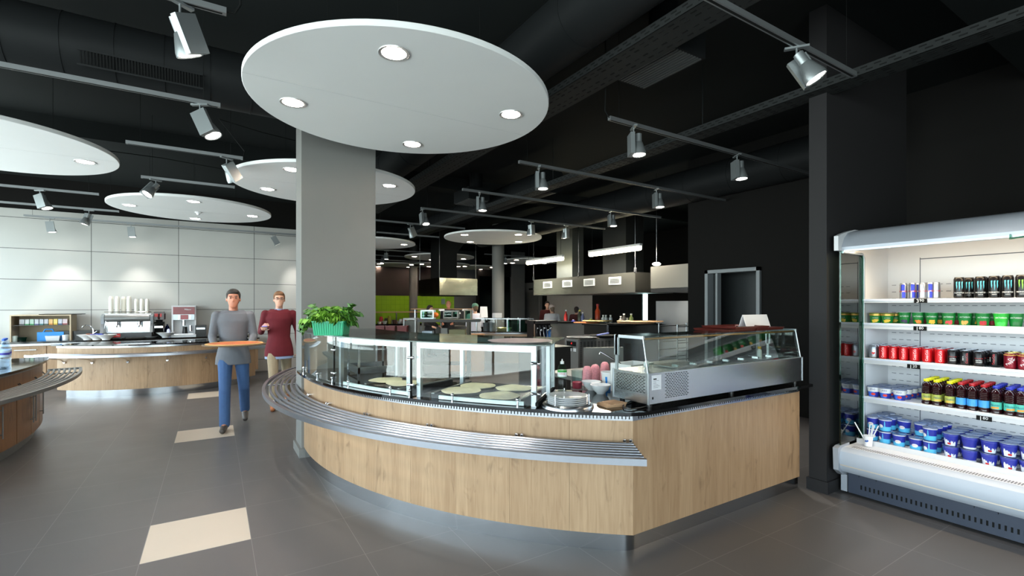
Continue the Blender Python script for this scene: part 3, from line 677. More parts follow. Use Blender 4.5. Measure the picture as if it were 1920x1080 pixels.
# oil bottle
clearp = glassmat('clear_plastic', (232, 240, 240), .05, 1.35)
x, y = at(1054, 733, ZS)
t = thing('squeeze_bottle', 'clear plastic bottle with green and white label and squirt cap', 'bottle', (x, y, ZS))
part(MB().lathe([(0, 0), (.034, 0), (.036, .01), (.036, .07), (.031, .085), (.032, .11), (.036, .13), (.036, .17), (.03, .195), (.014, .215), (.013, .22)], 28), 'bottle_body', clearp, t)
part(MB().lathe([(.0365, .112, 0), (.0368, .115, 0), (.0368, .128, 1), (.0368, .15, 1), (.0368, .165, 0)], 28), 'label_band', [mat('label_green', (40, 150, 60), .4), white], t)
m = MB(); m.text('Oliva', .022, lambda a, b: (.0375 * math.cos(-PI * .72 + a / .0375), .0375 * math.sin(-PI * .72 + a / .0375), .14 + b)); part(m, 'print', red, t)
part(MB().lathe([(.015, .213), (.015, .232), (.006, .236), (.005, .25), (0, .252)], 16), 'squirt_cap', white, t)
# cups and red container
x, y = at(1082, 728, ZS)
t = thing('clear_container', 'clear plastic tub with red lid pieces inside, behind the plates', 'container', (x, y, ZS))
part(MB().lathe([(.04, 0), (.047, .14), (.049, .145), (.045, .14), (.038, .004)], 28), 'tub_wall', clearp, t); part(MB().lathe([(0, .002), (.036, .002), (.039, .05), (.03, .055), (0, .04)], 24), 'red_content', mat('raspberry_plastic', (205, 60, 80), .4), t)
pink = mat('dotted_pink_cup', (222, 150, 160), .4, 0., .35, 90)
cs = MB(); 
for k in range(6): cs.lathe([(.043 - .000, .0 + k * .018), (.043, .006 + k * .018), (.041, .018 + k * .018)], 24)
cs.lathe([(.041, .108), (.036, .14), (.022, .158), (0, .163)], 24)
cp_ = Proto(solo(cs, 'cup_stack', pink, '', 'cups', (0, 0, 0)))
for px, py, l in ((1101, 722, 'left of three'), (1116, 718, 'middle of three'), (1134, 712, 'right of three')):
    cp_.put((*at(px, py, ZS), ZS), R.random(), f'{l} stacks of dotted pink plastic cups beside the bowls', 'dotted pink cup stacks')
x, y = at(1143, 728, ZS)
t = thing('bucket', 'white plastic bucket with blue print beside the steel cooler', 'bucket', (x, y, ZS))
part(MB().lathe([(.055, 0), (.068, .125), (.071, .126), (.071, .134), (.065, .134), (.053, .004)], 32), 'bucket_body', white, t)
blu = mat('bright_blue_print', (20, 130, 215), .4)
m = MB()
for a0, a1, z0, z1 in ((-165, -150, .02, .10), (-110, -70, .03, .095), (-165, -70, .0, .03)):
    for k in range(8):
        q0, q1 = rad(a0 + (a1 - a0) * k / 8), rad(a0 + (a1 - a0) * (k + 1) / 8); r_ = lambda z: .0555 + .104 * z + .0006
        m.add([(r_(z0) * math.cos(q0), r_(z0) * math.sin(q0), z0), (r_(z0) * math.cos(q1), r_(z0) * math.sin(q1), z0), (r_(z1) * math.cos(q1), r_(z1) * math.sin(q1), z1), (r_(z1) * math.cos(q0), r_(z1) * math.sin(q0), z1)], [(0, 1, 2, 3)])
part(m, 'blue_print', blu, t)
# brown napkins, a stack fanned a little
nap = mat('brown_paper', (186, 150, 116), .85, 0., .05, 20)
c0 = at(1147, 760, ZS)
npk = Proto(solo(MB().box((-.075, -.06, 0), (.075, .06, .0038)), 'paper_napkin', nap, '', 'napkin', (0, 0, 0)))
for k in range(5): npk.put((c0[0] + .004 * k - .01, c0[1] + R.uniform(-.006, .006), ZS + .001 + k * .0041), rad(-12 + 4 * k + R.uniform(-2, 2)), 'brown paper napkin, ' + ['lowest', 'second lowest', 'middle', 'second from top', 'topmost'][k] + ' of the pile beside the plates', 'brown napkin pile')
# power cable
x, y = 2.36, 2.26
solo(MB().tube([(2.50, 2.40, ZS + .008), (2.40, 2.36, ZS + .008), (2.30, 2.30, ZS + .008), (2.25, 2.24, ZS + .008), (2.27, 2.20, ZS + .008), (2.36, 2.20, ZS + .008), (2.6, 2.25, ZS + .008)], .0045, 8), 'power_cable', blackp, 'black power cable lying on the stone in front of the steel cooler', 'cable', (0, 0, 0))
# ---------------------------------------------------------------- refrigerated topping display
X0, X1, Y0, Y1 = 2.405, 4.30, 2.175, 2.50; ZB, ZTp, ZG = ZS + .026, 1.13, 1.365
un = thing('topping_cooler', 'long stainless topping cooler with slanted glass cover on the counter', 'cooler', (X0, Y0, ZS))
part(MB().box((X0, Y0, ZB), (X1, Y1, ZTp)), 'cooler_body', steel, un, w=True)
for x in (X0 + .05, (X0 + X1) / 2, X1 - .05):
    for y in (Y0 + .04, Y1 - .04): part(MB().cyl((x, y, ZS), (x, y, ZB), .018, n=12), 'foot', blackp, un, w=True)
m = MB()
for r_ in range(15):
    for k in range(9):
        x = X0 + .16 + k * .026 + (.013 if r_ % 2 else 0); m.box((x, Y0 - .0012, ZB + .028 + r_ * .0112), (x + .016, Y0 + .001, ZB + .032 + r_ * .0112))
    for k in range(9):
        y = Y0 + .03 + k * .029 + (.013 if r_ % 2 else 0)
        if r_ > 3 : m.box((X0 - .0012, y, ZB + .028 + r_ * .0104), (X0 + .001, y + .018, ZB + .032 + r_ * .0104))
part(m, 'vent_holes', black, un, w=True)
part(MB().box((X0 + .03, Y0 - .001, ZB + .09), (X0 + .12, Y0 + .001, ZTp - .012)), 'rating_label', mat('label_silver', (214, 218, 226), .4), un, w=True)
m = MB(); m.box((X0 + .045, Y0 - .0018, ZB + .158), (X0 + .075, Y0, ZB + .166))
for k in range(6): m.box((X0 + .045, Y0 - .0016, ZB + .15 - k * .009), (X0 + .045 + R.uniform(.02, .06), Y0, ZB + .1515 - k * .009))
m.box((X0 + .035, Y0 - .0018, ZB + .03), (X0 + .045, Y0, ZB + .045)); part(m, 'label_print', black, un, w=True)
part(MB().box((X0 - .004, Y0 - .004, ZB - .002), (X0 + .006, Y0 + .006, ZTp + .004)).box((X0 - .004, Y1 - .006, ZB), (X0 + .006, Y1 + .004, ZTp + .004)).box((X0 - .002, Y0 - .003, ZTp), (X1 + .002, Y0 + .012, ZTp + .005)).box((X1 - .006, Y0 - .004, ZB), (X1 + .004, Y0 + .006, ZTp + .004)), 'corner_trim', alu, un, w=True)
yt = Y0 + .055
gp = MB().add([(X0 + .01, Y0 + .012, ZTp), (X1 - .01, Y0 + .012, ZTp), (X1 - .01, yt, ZG), (X0 + .01, yt, ZG), (X0 + .01, Y0 + .018, ZTp), (X1 - .01, Y0 + .018, ZTp), (X1 - .01, yt + .006, ZG), (X0 + .01, yt + .006, ZG)], [(0, 1, 2, 3), (7, 6, 5, 4), (0, 3, 7, 4), (1, 5, 6, 2), (3, 2, 6, 7)])
part(gp, 'front_glass', glassmat('cover_glass', (225, 232, 228), ior=1.62), un, w=True)
part(MB().box((X0 + .01, yt, ZG), (X1 - .01, Y1, ZG + .006)), 'top_glass', MATS['top_glass'], un, w=True)
for x in (X0 + .004, X1 - .012):
    part(MB().add([(x, Y0 + .014, ZTp), (x, Y1 - .02, ZTp), (x, Y1 - .02, ZG), (x, yt, ZG), (x + .005, Y0 + .014, ZTp), (x + .005, Y1 - .02, ZTp), (x + .005, Y1 - .02, ZG), (x + .005, yt, ZG)], [(0, 1, 2, 3), (7, 6, 5, 4)]), 'end_glass', glass, un, w=True)
    part(MB().tube([(x, Y0 + .01, ZTp), (x, yt - .003, ZG)], .005, 8).box((x - .004, yt - .01, ZG - .012), (x + .008, Y1 - .02, ZG + .008)).box((x - .004, Y1 - .05, ZTp + .1), (x + .008, Y1 - .01, ZG + .008)).box((x - .004, Y1 - .04, ZTp), (x + .008, Y1 - .02, ZG)), 'side_bracket', alu, un, w=True)
part(MB().cyl((X0 + .02, yt + .012, ZG - .012), (X1 - .02, yt + .012, ZG - .012), .009, n=12), 'edge_rail', mat('warm_brass_edge', (150, 118, 74), .35, .8), un, w=True)
part(MB().sph((X0 + .2, Y0 + .2, ZTp + .03), (.022, .022, .028), 8), 'glass_knob', porc, un, w=True)
# steel inserts
lidm = steel
for k in range(7):
    x = X0 + .35 + k * .2
    m = MB().box((x, Y0 + .05, ZTp + .005), (x + .18, Y1 - .05, ZTp + .012)).box((x + .08, Y0 + .12, ZTp + .012), (x + .10, Y0 + .17, ZTp + .02))
    part(m, 'pan_lid', steel_v, un, w=True)
# things on and in the cooler
def card(x, y, z, rz, L_, h, label, nm='folded_card'):
    m = MB()
    for s in (-1, 1): m.add([(-L_ / 2, s * .035, 0), (L_ / 2, s * .035, 0), (L_ / 2, 0, h), (-L_ / 2, 0, h), (-L_ / 2, s * .037, 0), (L_ / 2, s * .037, 0), (L_ / 2, s * .002, h + .001), (-L_ / 2, s * .002, h + .001)], [(0, 1, 2, 3), (7, 6, 5, 4), (0, 3, 7, 4), (1, 5, 6, 2), (2, 6, 7, 3)])
    return solo(m, nm, paper, label, 'sign', (x, y, z), rz)
brn = mat('dark_red_brown_tray', (84, 32, 26), .35, 0., .06)
def tray_m(L_, W_, h=.018):
    return MB().lathe([(0, 0), (.94, 0), (1, h), (.98, h), (.92, .004), (0, .004)], 4, T=Matrix.Rotation(0, 4, 'Z') @ Matrix.Diagonal((L_ / 1.414, W_ / 1.414, 1, 1)) @ Matrix.Rotation(PI / 4, 4, 'Z'))
tp = Proto(solo(tray_m(.46, .32), 'serving_tray', brn, '', 'tray', (0, 0, 0)))
tp.put((3.62, 2.43, ZG + .0065), .04, 'dark red tray lying on the left of the cooler glass top', 'dark red serving trays'); tp.put((3.72, 2.42, ZG + .0255), -.03, 'dark red tray stacked partly over the first one', 'dark red serving trays'); tp.put((4.0, 2.44, ZG + .0065), .05, 'dark red tray at the right end, under the white card', 'dark red serving trays')
card(4.0, 2.42, ZG + .026, 0, .36, .105, 'blank white folded card standing on the red trays')
t = thing('sauce_bottle', 'small white bottle with yellow cap inside the right end of the cooler', 'bottle', (3.92, 2.33, ZTp + .005))
part(MB().lathe([(0, 0), (.018, 0), (.018, .06), (.01, .075)], 18), 'bottle_body', white, t); part(MB().lathe([(.014, .075), (.014, .095), (0, .095)], 18), 'cap', mat('yellow_cap', (235, 180, 20), .4), t)
# a white tub and spoon behind the cooler
x, y = 2.80, 2.70
solo(MB().box((-.14, -.1, 0), (.14, .1, .008)).box((-.14, -.1, 0), (-.135, .1, .22)).box((.135, -.1, 0), (.14, .1, .22)).box((-.14, -.1, 0), (.14, -.095, .22)).box((-.14, .095, 0), (.14, .1, .22)), 'white_tub', white, 'open white plastic tub behind the glass end of the cooler', 'tub', (x, y, ZS), .1)
solo(MB().tube([(0, 0, 0), (-.12, .10, .09), (-.125, .105, .07)], .004, 8), 'serving_hook', chrome, 'thin metal ladle handle sticking out of the white tub', 'ladle', (2.66, 2.68, ZS + .225))
# ================================================================ OPEN CHILLER CABINET
FY0, FY1 = 1.93, -0.75
fl = thing('open_chiller', 'tall open refrigerated display cabinet full of drinks and yoghurts', 'refrigerator', (4.9, .6, 0))
kick = mat('slate_blue_kick', (52, 60, 76), .45, .1, .04); lac = mat('silver_lacquer', (176, 182, 192), .38, .35, .03); wl = wmet
bumpc = mat('pale_bumper', (178, 186, 198), .42, 0., .03)
part(MB().box((4.50, FY1, .02), (4.54, FY0 - .02, .20)), 'kick_panel', kick, fl, w=True)
m = MB(); y = FY0 - .12
while y > FY1: m.box((4.4985, y, .07), (4.501, y + .011, .105)); y -= .03
for y in (FY0 - .10, FY0 - .80): m.box((4.496, y - .12, .168), (4.5, y - .118, .19)).box((4.496, y, .168), (4.5, y + .002, .19))
part(m, 'kick_slots', black, fl, w=True)
bp_ = [(4.50, .20), (4.44, .20), (4.40, .235), (4.385, .28), (4.385, .33), (4.40, .375), (4.43, .395), (4.47, .40), (4.50, .395)]
part(MB().extr(bp_, FY1, FY0 - .004), 'bumper', bumpc, fl, w=True)
part(MB().box((4.3835, FY1, .262), (4.386, FY0 - .01, .270)), 'bumper_line', mat('champagne_strip', (214, 204, 190), .35, .5), fl, w=True)
part(MB().extr([(4.56, .16), (4.44, .17), (4.37, .22), (4.36, .40), (4.40, .415), (4.56, .42)], FY0 - .004, FY0 + .035).box((4.5, FY0 - .01, .02), (5.4, FY0 + .035, .16)), 'end_cap', lac, fl, w=True)
part(MB().box((4.47, FY1, .36), (5.36, FY0, .40)), 'deck', wl, fl, w=True)
m = MB(); y = FY0 - .06
mg = MB().box((4.475, FY1, .4005), (4.545, FY0 - .05, .4035))
while y > FY1:
    for k in range(4): m.box((4.481 + k * .016, y, .403), (4.489 + k * .016, y + .008, .4042))
    y -= .016
part(mg, 'air_grille', wl, fl, w=True); part(m, 'grille_holes', black, fl, w=True)
part(MB().box((4.70, FY1, .40), (5.34, FY0 - .003, .425)).box((4.69, FY1, .40), (4.70, FY0 - .003, .44)), 'lower_shelf', wl, fl, w=True)
part(MB().box((5.32, FY1, .1), (5.42, FY0, 2.12)), 'back_panel', wl, fl, w=True)
m = MB()
for (y0, y1) in ((FY0 - .24, FY0 - .235), (FY0 - 1.18, FY0 - 1.175), (FY0 - 2.1, FY0 - 2.095)): m.box((5.318, y1, .44), (5.321, y0, 2.0))
m.box((5.317, FY1, 1.985), (5.321, FY0 - .24, 1.992))
z = .52
while z < 1.8:
    y = FY0 - .03
    while y > FY1:
        if not (1.63 < z and y < FY0 - .5) and abs(y - (FY0 - .24)) > .03: m.box((5.3175, y - .032, z), (5.321, y, z + .004))
        y -= .055
    z += .062
part(m, 'back_slots', mat('slot_shadow_grey', (70, 78, 88), .6), fl, w=True)
part(MB().box((4.80, FY0, .4), (5.42, FY0 + .03, 2.14)), 'side_liner', wl, fl, w=True)
part(MB().box((4.43, FY0 + .004, .42), (4.80, FY0 + .012, 2.02)), 'side_glass', glassmat('side_glass', (150, 165, 160), ior=1.9), fl, w=True)
part(MB().box((4.424, FY0 + .002, .41), (4.431, FY0 + .014, 2.03)).box((4.792, FY0 - .012, .42), (4.80, FY0 + .02, 2.02)), 'glass_edge', glass_g, fl, w=True)
part(MB().tube([(4.81, FY0 - .008, .43), (4.81, FY0 - .008, 1.99), (4.79, FY0 - .004, 2.02), (4.44, FY0 - .004, 2.02)], .011, 8), 'tube_frame', alu, fl, w=True)
cp = [(4.43, 2.03), (4.425, 2.06), (4.47, 2.14), (4.54, 2.19), (4.66, 2.215), (5.42, 2.22), (5.42, 2.14), (4.80, 2.14), (4.62, 2.12), (4.52, 2.07), (4.46, 2.045)]
part(MB().extr(cp, FY1, FY0 - .002), 'canopy', lac, fl, w=True)
part(MB().box((4.424, FY1, 2.022), (4.455, FY0 - .02, 2.036)), 'canopy_lip', alu, fl, w=True)
part(MB().extr([(4.37, 2.03), (4.37, 2.15), (4.43, 2.17), (4.54, 2.2), (4.66, 2.225), (5.42, 2.23), (5.42, 2.03)], FY0 - .002, FY0 + .03), 'canopy_end', wmet, fl, w=True)
part(MB().box((4.52, FY1, 2.05), (4.60, FY0 - .06, 2.06)), 'light_reflector', mat('warm_reflector', (200, 170, 120), .4), fl, w=True)
part(MB().cyl((4.66, FY1, 2.075), (4.66, FY0 - .05, 2.075), .016, n=12), 'light_tube', mat('warm_tube', (255, 240, 215), .4, emit=(255, 225, 180), es=9.), fl, w=True)
ar = bpy.data.lights.new('canopy_light', 'AREA'); ar.shape = 'RECTANGLE'; ar.size = 2.5; ar.size_y = .05; ar.energy = 14; ar.color = (1, .8, .54)
ao = bpy.data.objects.new('canopy_light', ar); COL.objects.link(ao); ao.parent = fl
ao.matrix_local = PW[fl.name].inverted() @ Matrix.Translation((4.67, .6, 2.05)) @ Matrix.Rotation(rad(25), 4, 'Y') @ Matrix.Rotation(PI / 2, 4, 'Z')
part(MB().tube([(4.44, .94, 2.045), (4.38, .93, 2.01), (4.37, .86, 2.015), (4.43, .78, 2.045)], .006, 8), 'blind_handle', glass_g, fl, w=True)
SH = [1.628, 1.423, 1.12, .785]
for k, z in enumerate(SH):
    y0 = FY0 - .003
    sh = part(MB().box((4.83, FY1, z - .012), (5.32, y0, z)).box((4.80, FY1, z - .045 if k else z - .028), (4.83, y0, z + .004)), 'shelf', wl, fl, w=True)
    part(MB().box((4.797, FY1, z - .012), (4.801, y0, z + .003)), 'price_channel', mat('clear_price_rail', (214, 220, 236), .25), sh, w=True)
    if k:
        ar = bpy.data.lights.new('shelf_light', 'AREA'); ar.shape = 'RECTANGLE'; ar.size = 2.5; ar.size_y = .02; ar.energy = 1.9; ar.color = (.72, .88, 1)
        lo = bpy.data.objects.new('shelf_light', ar); COL.objects.link(lo); lo.parent = fl
        lo.matrix_local = PW[fl.name].inverted() @ Matrix.Translation((4.85, .6, z - .02)) @ Matrix.Rotation(rad(-12), 4, 'Y') @ Matrix.Rotation(PI / 2, 4, 'Z')
# price tags
for (px, z, tx, l) in ((1726, 1.613, '3⁹⁰', 'black price tag reading 3.90 on the top shelf edge'), (1725, 1.392, '1⁸⁰', 'dark price tag reading 1.80 under the green yoghurt cups'), (1713, 1.083, '1²⁰', 'dark price tag reading 1.20 under the red cans'), (1845, .748, '1⁸⁰', 'dark price tag reading 1.80 under the tea bottles')):
    y, _ = onx(px, 4.795)
    t = thing('price_tag', l, 'price tag', (4.795, y, z)); part(MB().box((-.0015, -.042, -.016), (.001, .042, .018)), 'tag_plate', black, t)
    m = MB(); main, sup = tx[0], {'⁹⁰': '90', '⁸⁰': '80', '²⁰': '20'}[tx[1:]]
    m.text(main, .042, lambda a, b: (-.002, -a + .018 - .0, b - .002)); m.text(sup, .030, lambda a, b: (-.002, -a - .008, b + .003)); part(m, 'price_digits', white, t)
# ---------------------------------------------------------------- goods
silver = mat('can_silver', (150, 154, 162), .28, .8, .04); cred = mat('can_red', (205, 20, 28), .28, .3, .04); cblk = mat('can_black', (22, 20, 22), .25, .3, .1)
slogo = mat('can_white_ink', (240, 240, 240), .4); cblue = mat('can_blue', (30, 40, 150), .28, .4, .04); cmag = mat('can_dark_red', (120, 14, 34), .28, .3, .06); yel = mat('label_yellow', (226, 190, 80), .4)
def wrap(r, z0, rot=False, sx=1., off=0.):
    """text laid around a can of radius r, front at -X; rot: the line climbs upward"""
    if rot: return lambda a, b: (r * math.cos(PI - b / r + off), r * math.sin(PI - b / r + off), z0 + a * sx)
    return lambda a, b: (r * math.cos(PI + a / r + off), r * math.sin(PI + a / r + off), z0 + b)
def canproto(name, r, h, body, parts_, label='', cat='can', lid=None):
    t = thing(name, label, cat)
    part(MB().lathe([(r * .72, 0), (r * .8, .002), (r * .98, .010), (r, .014), (r, h - .016), (r * .86, h - .004), (r * .84, h - .003)], 24), 'can_body', body, t)
    part(MB().lathe([(r * .84, h - .005), (r * .86, h - .002), (r * .86, h), (r * .82, h), (r * .80, h - .004), (0, h - .004)], 24).box((-.012, -.006, h - .004), (.006, .006, h - .002)), 'can_lid', lid or silver, t)
    for nm, mb, mt in parts_: part(mb, nm, mt, t)
    return Proto(t)
def tx(s, size, fn): return MB().text(s, size, fn)
def patch(r, a0, a1, z0, z1, n=8, skew=0.):
    m = MB()
    for k in range(n):
        u0, u1 = k / n, (k + 1) / n; q0, q1 = rad(a0 + (a1 - a0) * u0), rad(a0 + (a1 - a0) * u1)
        m.add([(r * math.cos(q0), r * math.sin(q0), z0 + skew * u0), (r * math.cos(q1), r * math.sin(q1), z0 + skew * u1), (r * math.cos(q1), r * math.sin(q1), z1 + skew * u1), (r * math.cos(q0), r * math.sin(q0), z1 + skew * u0)], [(0, 1, 2, 3)])
    return m
e = .0006
def strips_(f, cols):
    m = MB()
    for (a, l0, h0), (b, l1, h1) in zip(cols, cols[1:]): m.add([f(a, l0), f(b, l1), f(b, h1), f(a, h0)], [(0, 1, 2, 3)])
    return m
r = .0265; slim = [('blue_block', MB().add([], []), cblue)]
bb = MB()
for (a0, a1, z0, z1) in ((150, 205, .07, .122), (165, 215, .012, .062)):
    p_ = patch(r + e, a0, a1, z0, z1); bb.add(p_.v, p_.f)
s_red = mat('red_ink', (200, 20, 30), .4)
rb = canproto('slim_can', r, .134, silver, [('blue_block', bb, cblue), ('brand_print', tx('Red Bull', .021, wrap(r + 2 * e, .066)), s_red)])
sf = canproto('slim_can', r, .134, silver, [('pale_block', patch(r + e, 160, 200, .012, .12), mat('pale_blue_ink', (200, 216, 235), .4)), ('brand_print', tx('Red Bull', .019, wrap(r + 2 * e, .066)), s_red)])
claw_c = mat('claw_cyan', (90, 200, 225), .4); claw_g = mat('claw_lime', (130, 220, 60), .4)
def claw(r):
    m = MB()
    for j, (o_, ln) in enumerate(((-.016, .055), (0, .07), (.016, .058))):
        pts = [(o_ - .003, .13), (o_ + .006, .132), (o_ + .0035, .11), (o_ + .005, .095), (o_ + .001, .130 - ln), (o_ - .002, .10)]
        f = wrap(r, 0); m.add([f(a, b) for a, b in pts], [tuple(range(6))])
    return m
r = .033
mo = canproto('tall_can', r, .166, cblk, [('claw_mark', claw(r + e), claw_c), ('brand_print', tx('MONSTER', .014, wrap(r + e, .045)), slogo), ('small_print', tx('ENERGY', .007, wrap(r + e, .030)), slogo)], lid=mat('bronze_lid', (120, 110, 96), .35, .8))
mg_ = canproto('tall_can', r, .166, cblk, [('claw_mark', claw(r + e), claw_g), ('brand_print', tx('MONSTER', .014, wrap(r + e, .045)), slogo), ('small_print', tx('ENERGY', .007, wrap(r + e, .030)), slogo)], lid=MATS['bronze_lid'])
cc = canproto('soda_can', .033, .115, cred, [('script_print', tx('Coca-Cola', .024, wrap(.033 + e, .057, True, .85)), slogo)])
cl_ = canproto('soda_can', .033, .115, silver, [('heart_print', MB().sph((0, 0, 0), .001, 4), s_red)])
for ch in list(cl_.root.children):
    if ch.name.startswith('heart'): bpy.data.objects.remove(ch)
f = wrap(.033 + e, .045); hp = [(0, -.012), (.012, .001), (.011, .009), (.005, .011), (0, .006), (-.005, .011), (-.011, .009), (-.012, .001)]
part(strips_(f, [(-.012, -.001, .002), (-.011, -.003, .009), (-.005, -.008, .011), (0, -.012, .006), (.005, -.008, .011), (.011, -.003, .009), (.012, -.001, .002)]), 'heart_print', s_red, cl_.root)
cz = canproto('soda_can', .033, .115, cblk, [('script_print', tx('Coca-Cola', .021, wrap(.033 + e, .057, True, .85, .25)), s_red), ('side_print', tx('zero', .018, wrap(.033 + e, .055, True, 1., -.45)), slogo)])
czx = canproto('soda_can', .033, .115, cblk, [('script_print', tx('Coca-Cola', .011, wrap(.033 + e, .062)), s_red), ('bold_print', tx('EXTRA', .012, wrap(.033 + e, .045)), slogo), ('side_print', tx('ZAXAP', .012, wrap(.033 + e, .032)), slogo)])
def dwrap(r, z0, ang):
    c_, s_ = math.cos(ang), math.sin(ang)
    return lambda a, b: (r * math.cos(PI + (a * c_ - b * s_) / r), r * math.sin(PI + (a * c_ - b * s_) / r), z0 + a * s_ + b * c_)
dpm = MB(); dpm.text('Dr', .026, dwrap(.033 + e, .073, .8)); dpm.text('Pepper', .024, dwrap(.033 + e, .053, .8))
drp = canproto('soda_can', .033, .115, cmag, [('gold_band', patch(.033 + e, 0, 360, .099, .103, 24), yel), ('brand_print', dpm, slogo)], lid=mat('gold_lid', (200, 180, 110), .3, .8))
# pots
gcup = mat('green_cup', (20, 122, 52), .35, 0., .1, 30); gcup2 = mat('bright_green_cup', (44, 176, 60), .35, 0., .08, 30)
def cone(r0, r1, h, z): return r0 + (r1 - r0) * z / h
def cwrap(r0, r1, h, z0):
    return lambda a, b: (cone(r0, r1, h, z0 + b) * -math.cos(a / r1) * 1.022, cone(r0, r1, h, z0 + b) * -math.sin(a / r1) * 1.022, z0 + b)
def fruit(m, r0, r1, h, z0, z1, a0, a1, n, seed):
    q = random.Random(seed)
    for k in range(n):
        z = q.uniform(z0, z1); a = q.uniform(a0, a1); f = cwrap(r0, r1, h, z); s = q.uniform(.005, .008)
        m.add([f(a + s * math.cos(t), s * math.sin(t)) for t in [2 * PI * j / 8 for j in range(8)]], [tuple(range(8))])
    return m
def cupproto(name, r0, r1, h, body, lidm, prints, cat='yoghurt', rim=white):
    t = thing(name, '', cat)
    part(MB().lathe([(0, 0), (r0 * .94, 0), (r0, .004), (r1, h - .004), (r1 * 1.05, h - .003), (r1 * 1.06, h)], 26), 'cup_body', body, t)
    part(MB().lathe([(r1 * 1.07, h - .002), (r1 * 1.08, h), (r1 * 1.04, h + .0015), (r1 * .98, h + .001), (0, h + .0005)], 26), 'foil_lid', lidm, t)
    for nm, mb, mt in prints: part(mb, nm, mt, t)
    return Proto(t)
fruits = [('dark berry', (50, 40, 80)), ('orange and red', (225, 130, 50)), ('yellow peach', (245, 180, 50)), ('strawberry', (225, 60, 70)), ('muesli', (215, 160, 80)), ('red cherry', (170, 30, 40)), ('plain green', (60, 190, 80)), ('plain dark', (40, 110, 60))]
gl_ = []
wl_lid = mat('white_foil', (226, 230, 228), .3, .3)
for k, (nm, c) in enumerate(fruits):
    A_, B_, H_ = .031, .043, .098
    gl_.append(cupproto('yoghurt_cup', A_, B_, H_, gcup2 if k == 6 else gcup, wl_lid, [('brand_print', tx('АКТИВИА', .015, cwrap(A_, B_, H_, .064)), slogo), ('fruit_print', fruit(MB(), A_, B_, H_, .012, .034, -.022, .022, 26, k), mat('fruit_' + nm.replace(' ', '_'), c, .4, 0., .25, 60))]))
gold = mat('gold_foil', (205, 160, 70), .35, .4, .15, 30)
gpot = cupproto('yoghurt_pot', .036, .047, .088, gcup, gold, [('gold_band', patch(.0465, 0, 360, .066, .082, 26), gold), ('brand_print', tx('АКТИВИА', .010, cwrap(.036, .047, .088, .046)), slogo), ('fruit_print', fruit(MB(), .036, .047, .088, .012, .03, -.03, .03, 16, 50), mat('fruit_yellow', (225, 190, 60), .4))])
bluec = mat('yoghurt_blue', (42, 52, 160), .35, 0., .08, 20); lblue = mat('yoghurt_light_blue', (90, 190, 235), .35, 0., .06); lidb = mat('blue_grey_foil', (92, 112, 150), .25, .5, .1, 20)
A_, B_, H_ = .036, .045, .10
def band(A_, B_, H_, z0, z1, a0=0., a1=2 * PI, n=26):
    m = MB()
    for k in range(n):
        q0, q1 = a0 + (a1 - a0) * k / n, a0 + (a1 - a0) * (k + 1) / n; f0, f1 = cone(A_, B_, H_, z0) + .0005, cone(A_, B_, H_, z1) + .0005
        m.add([(f0 * math.cos(q0), f0 * math.sin(q0), z0), (f0 * math.cos(q1), f0 * math.sin(q1), z0), (f1 * math.cos(q1), f1 * math.sin(q1), z1), (f1 * math.cos(q0), f1 * math.sin(q0), z1)], [(0, 1, 2, 3)])
    return m
def strips(f, cols):
    """a print that follows the curve: columns (x, low, high)"""
    m = MB()
    for (a, l0, h0), (b, l1, h1) in zip(cols, cols[1:]): m.add([f(a, l0), f(b, l1), f(b, h1), f(a, h0)], [(0, 1, 2, 3)])
    return m
def oval(A_, B_, H_, z0, rx, rz, off=0., th=0.):
    return strips(cwrap(A_, B_, H_, z0), [(off + rx * math.cos(t), -rz * math.sin(t), rz * math.sin(t)) for t in [PI - PI * j / 14 for j in range(15)]])
def merge(*ms):
    m = MB()
    for q in ms: m.add(q.v, q.f, q.m)
    return m
dn = cupproto('yoghurt_cup', A_, B_, H_, bluec, lidb, [('lower_band', band(A_, B_, H_, .004, .04), lblue), ('rim_band', band(A_, B_, H_, .09, .097), white), ('white_oval', oval(A_, B_, H_, .042, .022, .014), slogo), ('red_arc', merge(tx('ДАНОНЕ', .0085, cwrap(A_ + .001, B_ + .001, H_, .043))), s_red)])
dn2 = cupproto('yoghurt_cup', A_, B_, H_, bluec, lidb, [('lower_band', band(A_, B_, H_, .004, .04), lblue), ('rim_band', band(A_, B_, H_, .09, .097), white), ('white_oval', oval(A_, B_, H_, .042, .018, .014, -.030), slogo), ('pale_strip', oval(A_, B_, H_, .05, .004, .036), lblue)])
A2, B2, H2 = .034, .048, .092
swirl = mat('cream_swirl', (232, 238, 246), .4)
def splash(seed):
    q = random.Random(seed); m = MB(); return strips(cwrap(A2, B2, H2, 0), [(-.044 + k * .0055, .004, .034 + q.uniform(-.012, .014) + (.014 if k < 6 else 0)) for k in range(17)])
fa = cupproto('dessert_cup', A2, B2, H2, bluec, lidb, [('cream_splash', splash(1), swirl), ('rim_band', band(A2, B2, H2, .080, .0895), white), ('red_dots', fruit(MB(), A2 + .001, B2 + .001, H2, .012, .022, -.01, .02, 5, 9), s_red)])
fa2 = cupproto('dessert_cup', A2, B2, H2, bluec, lidb, [('base_band', band(A2, B2, H2, .004, .018), swirl), ('rim_band', band(A2, B2, H2, .080, .0895), white)])
ys = cupproto('yoghurt_cup', .036, .045, .088, bluec, lidb, [('white_band', band(.036, .045, .088, .045, .086), white), ('base_block', band(.036, .045, .088, .004, .045, PI * .72, PI * 1.12, 10), mat('mid_blue_print', (60, 110, 220), .4)), ('top_print', tx('ASO', .020, cwrap(.036, .045, .088, .066)), cblue), ('red_shape', oval(.036, .045, .088, .026, .018, .011, .004), mat('orange_red_print', (230, 60, 40), .4))])
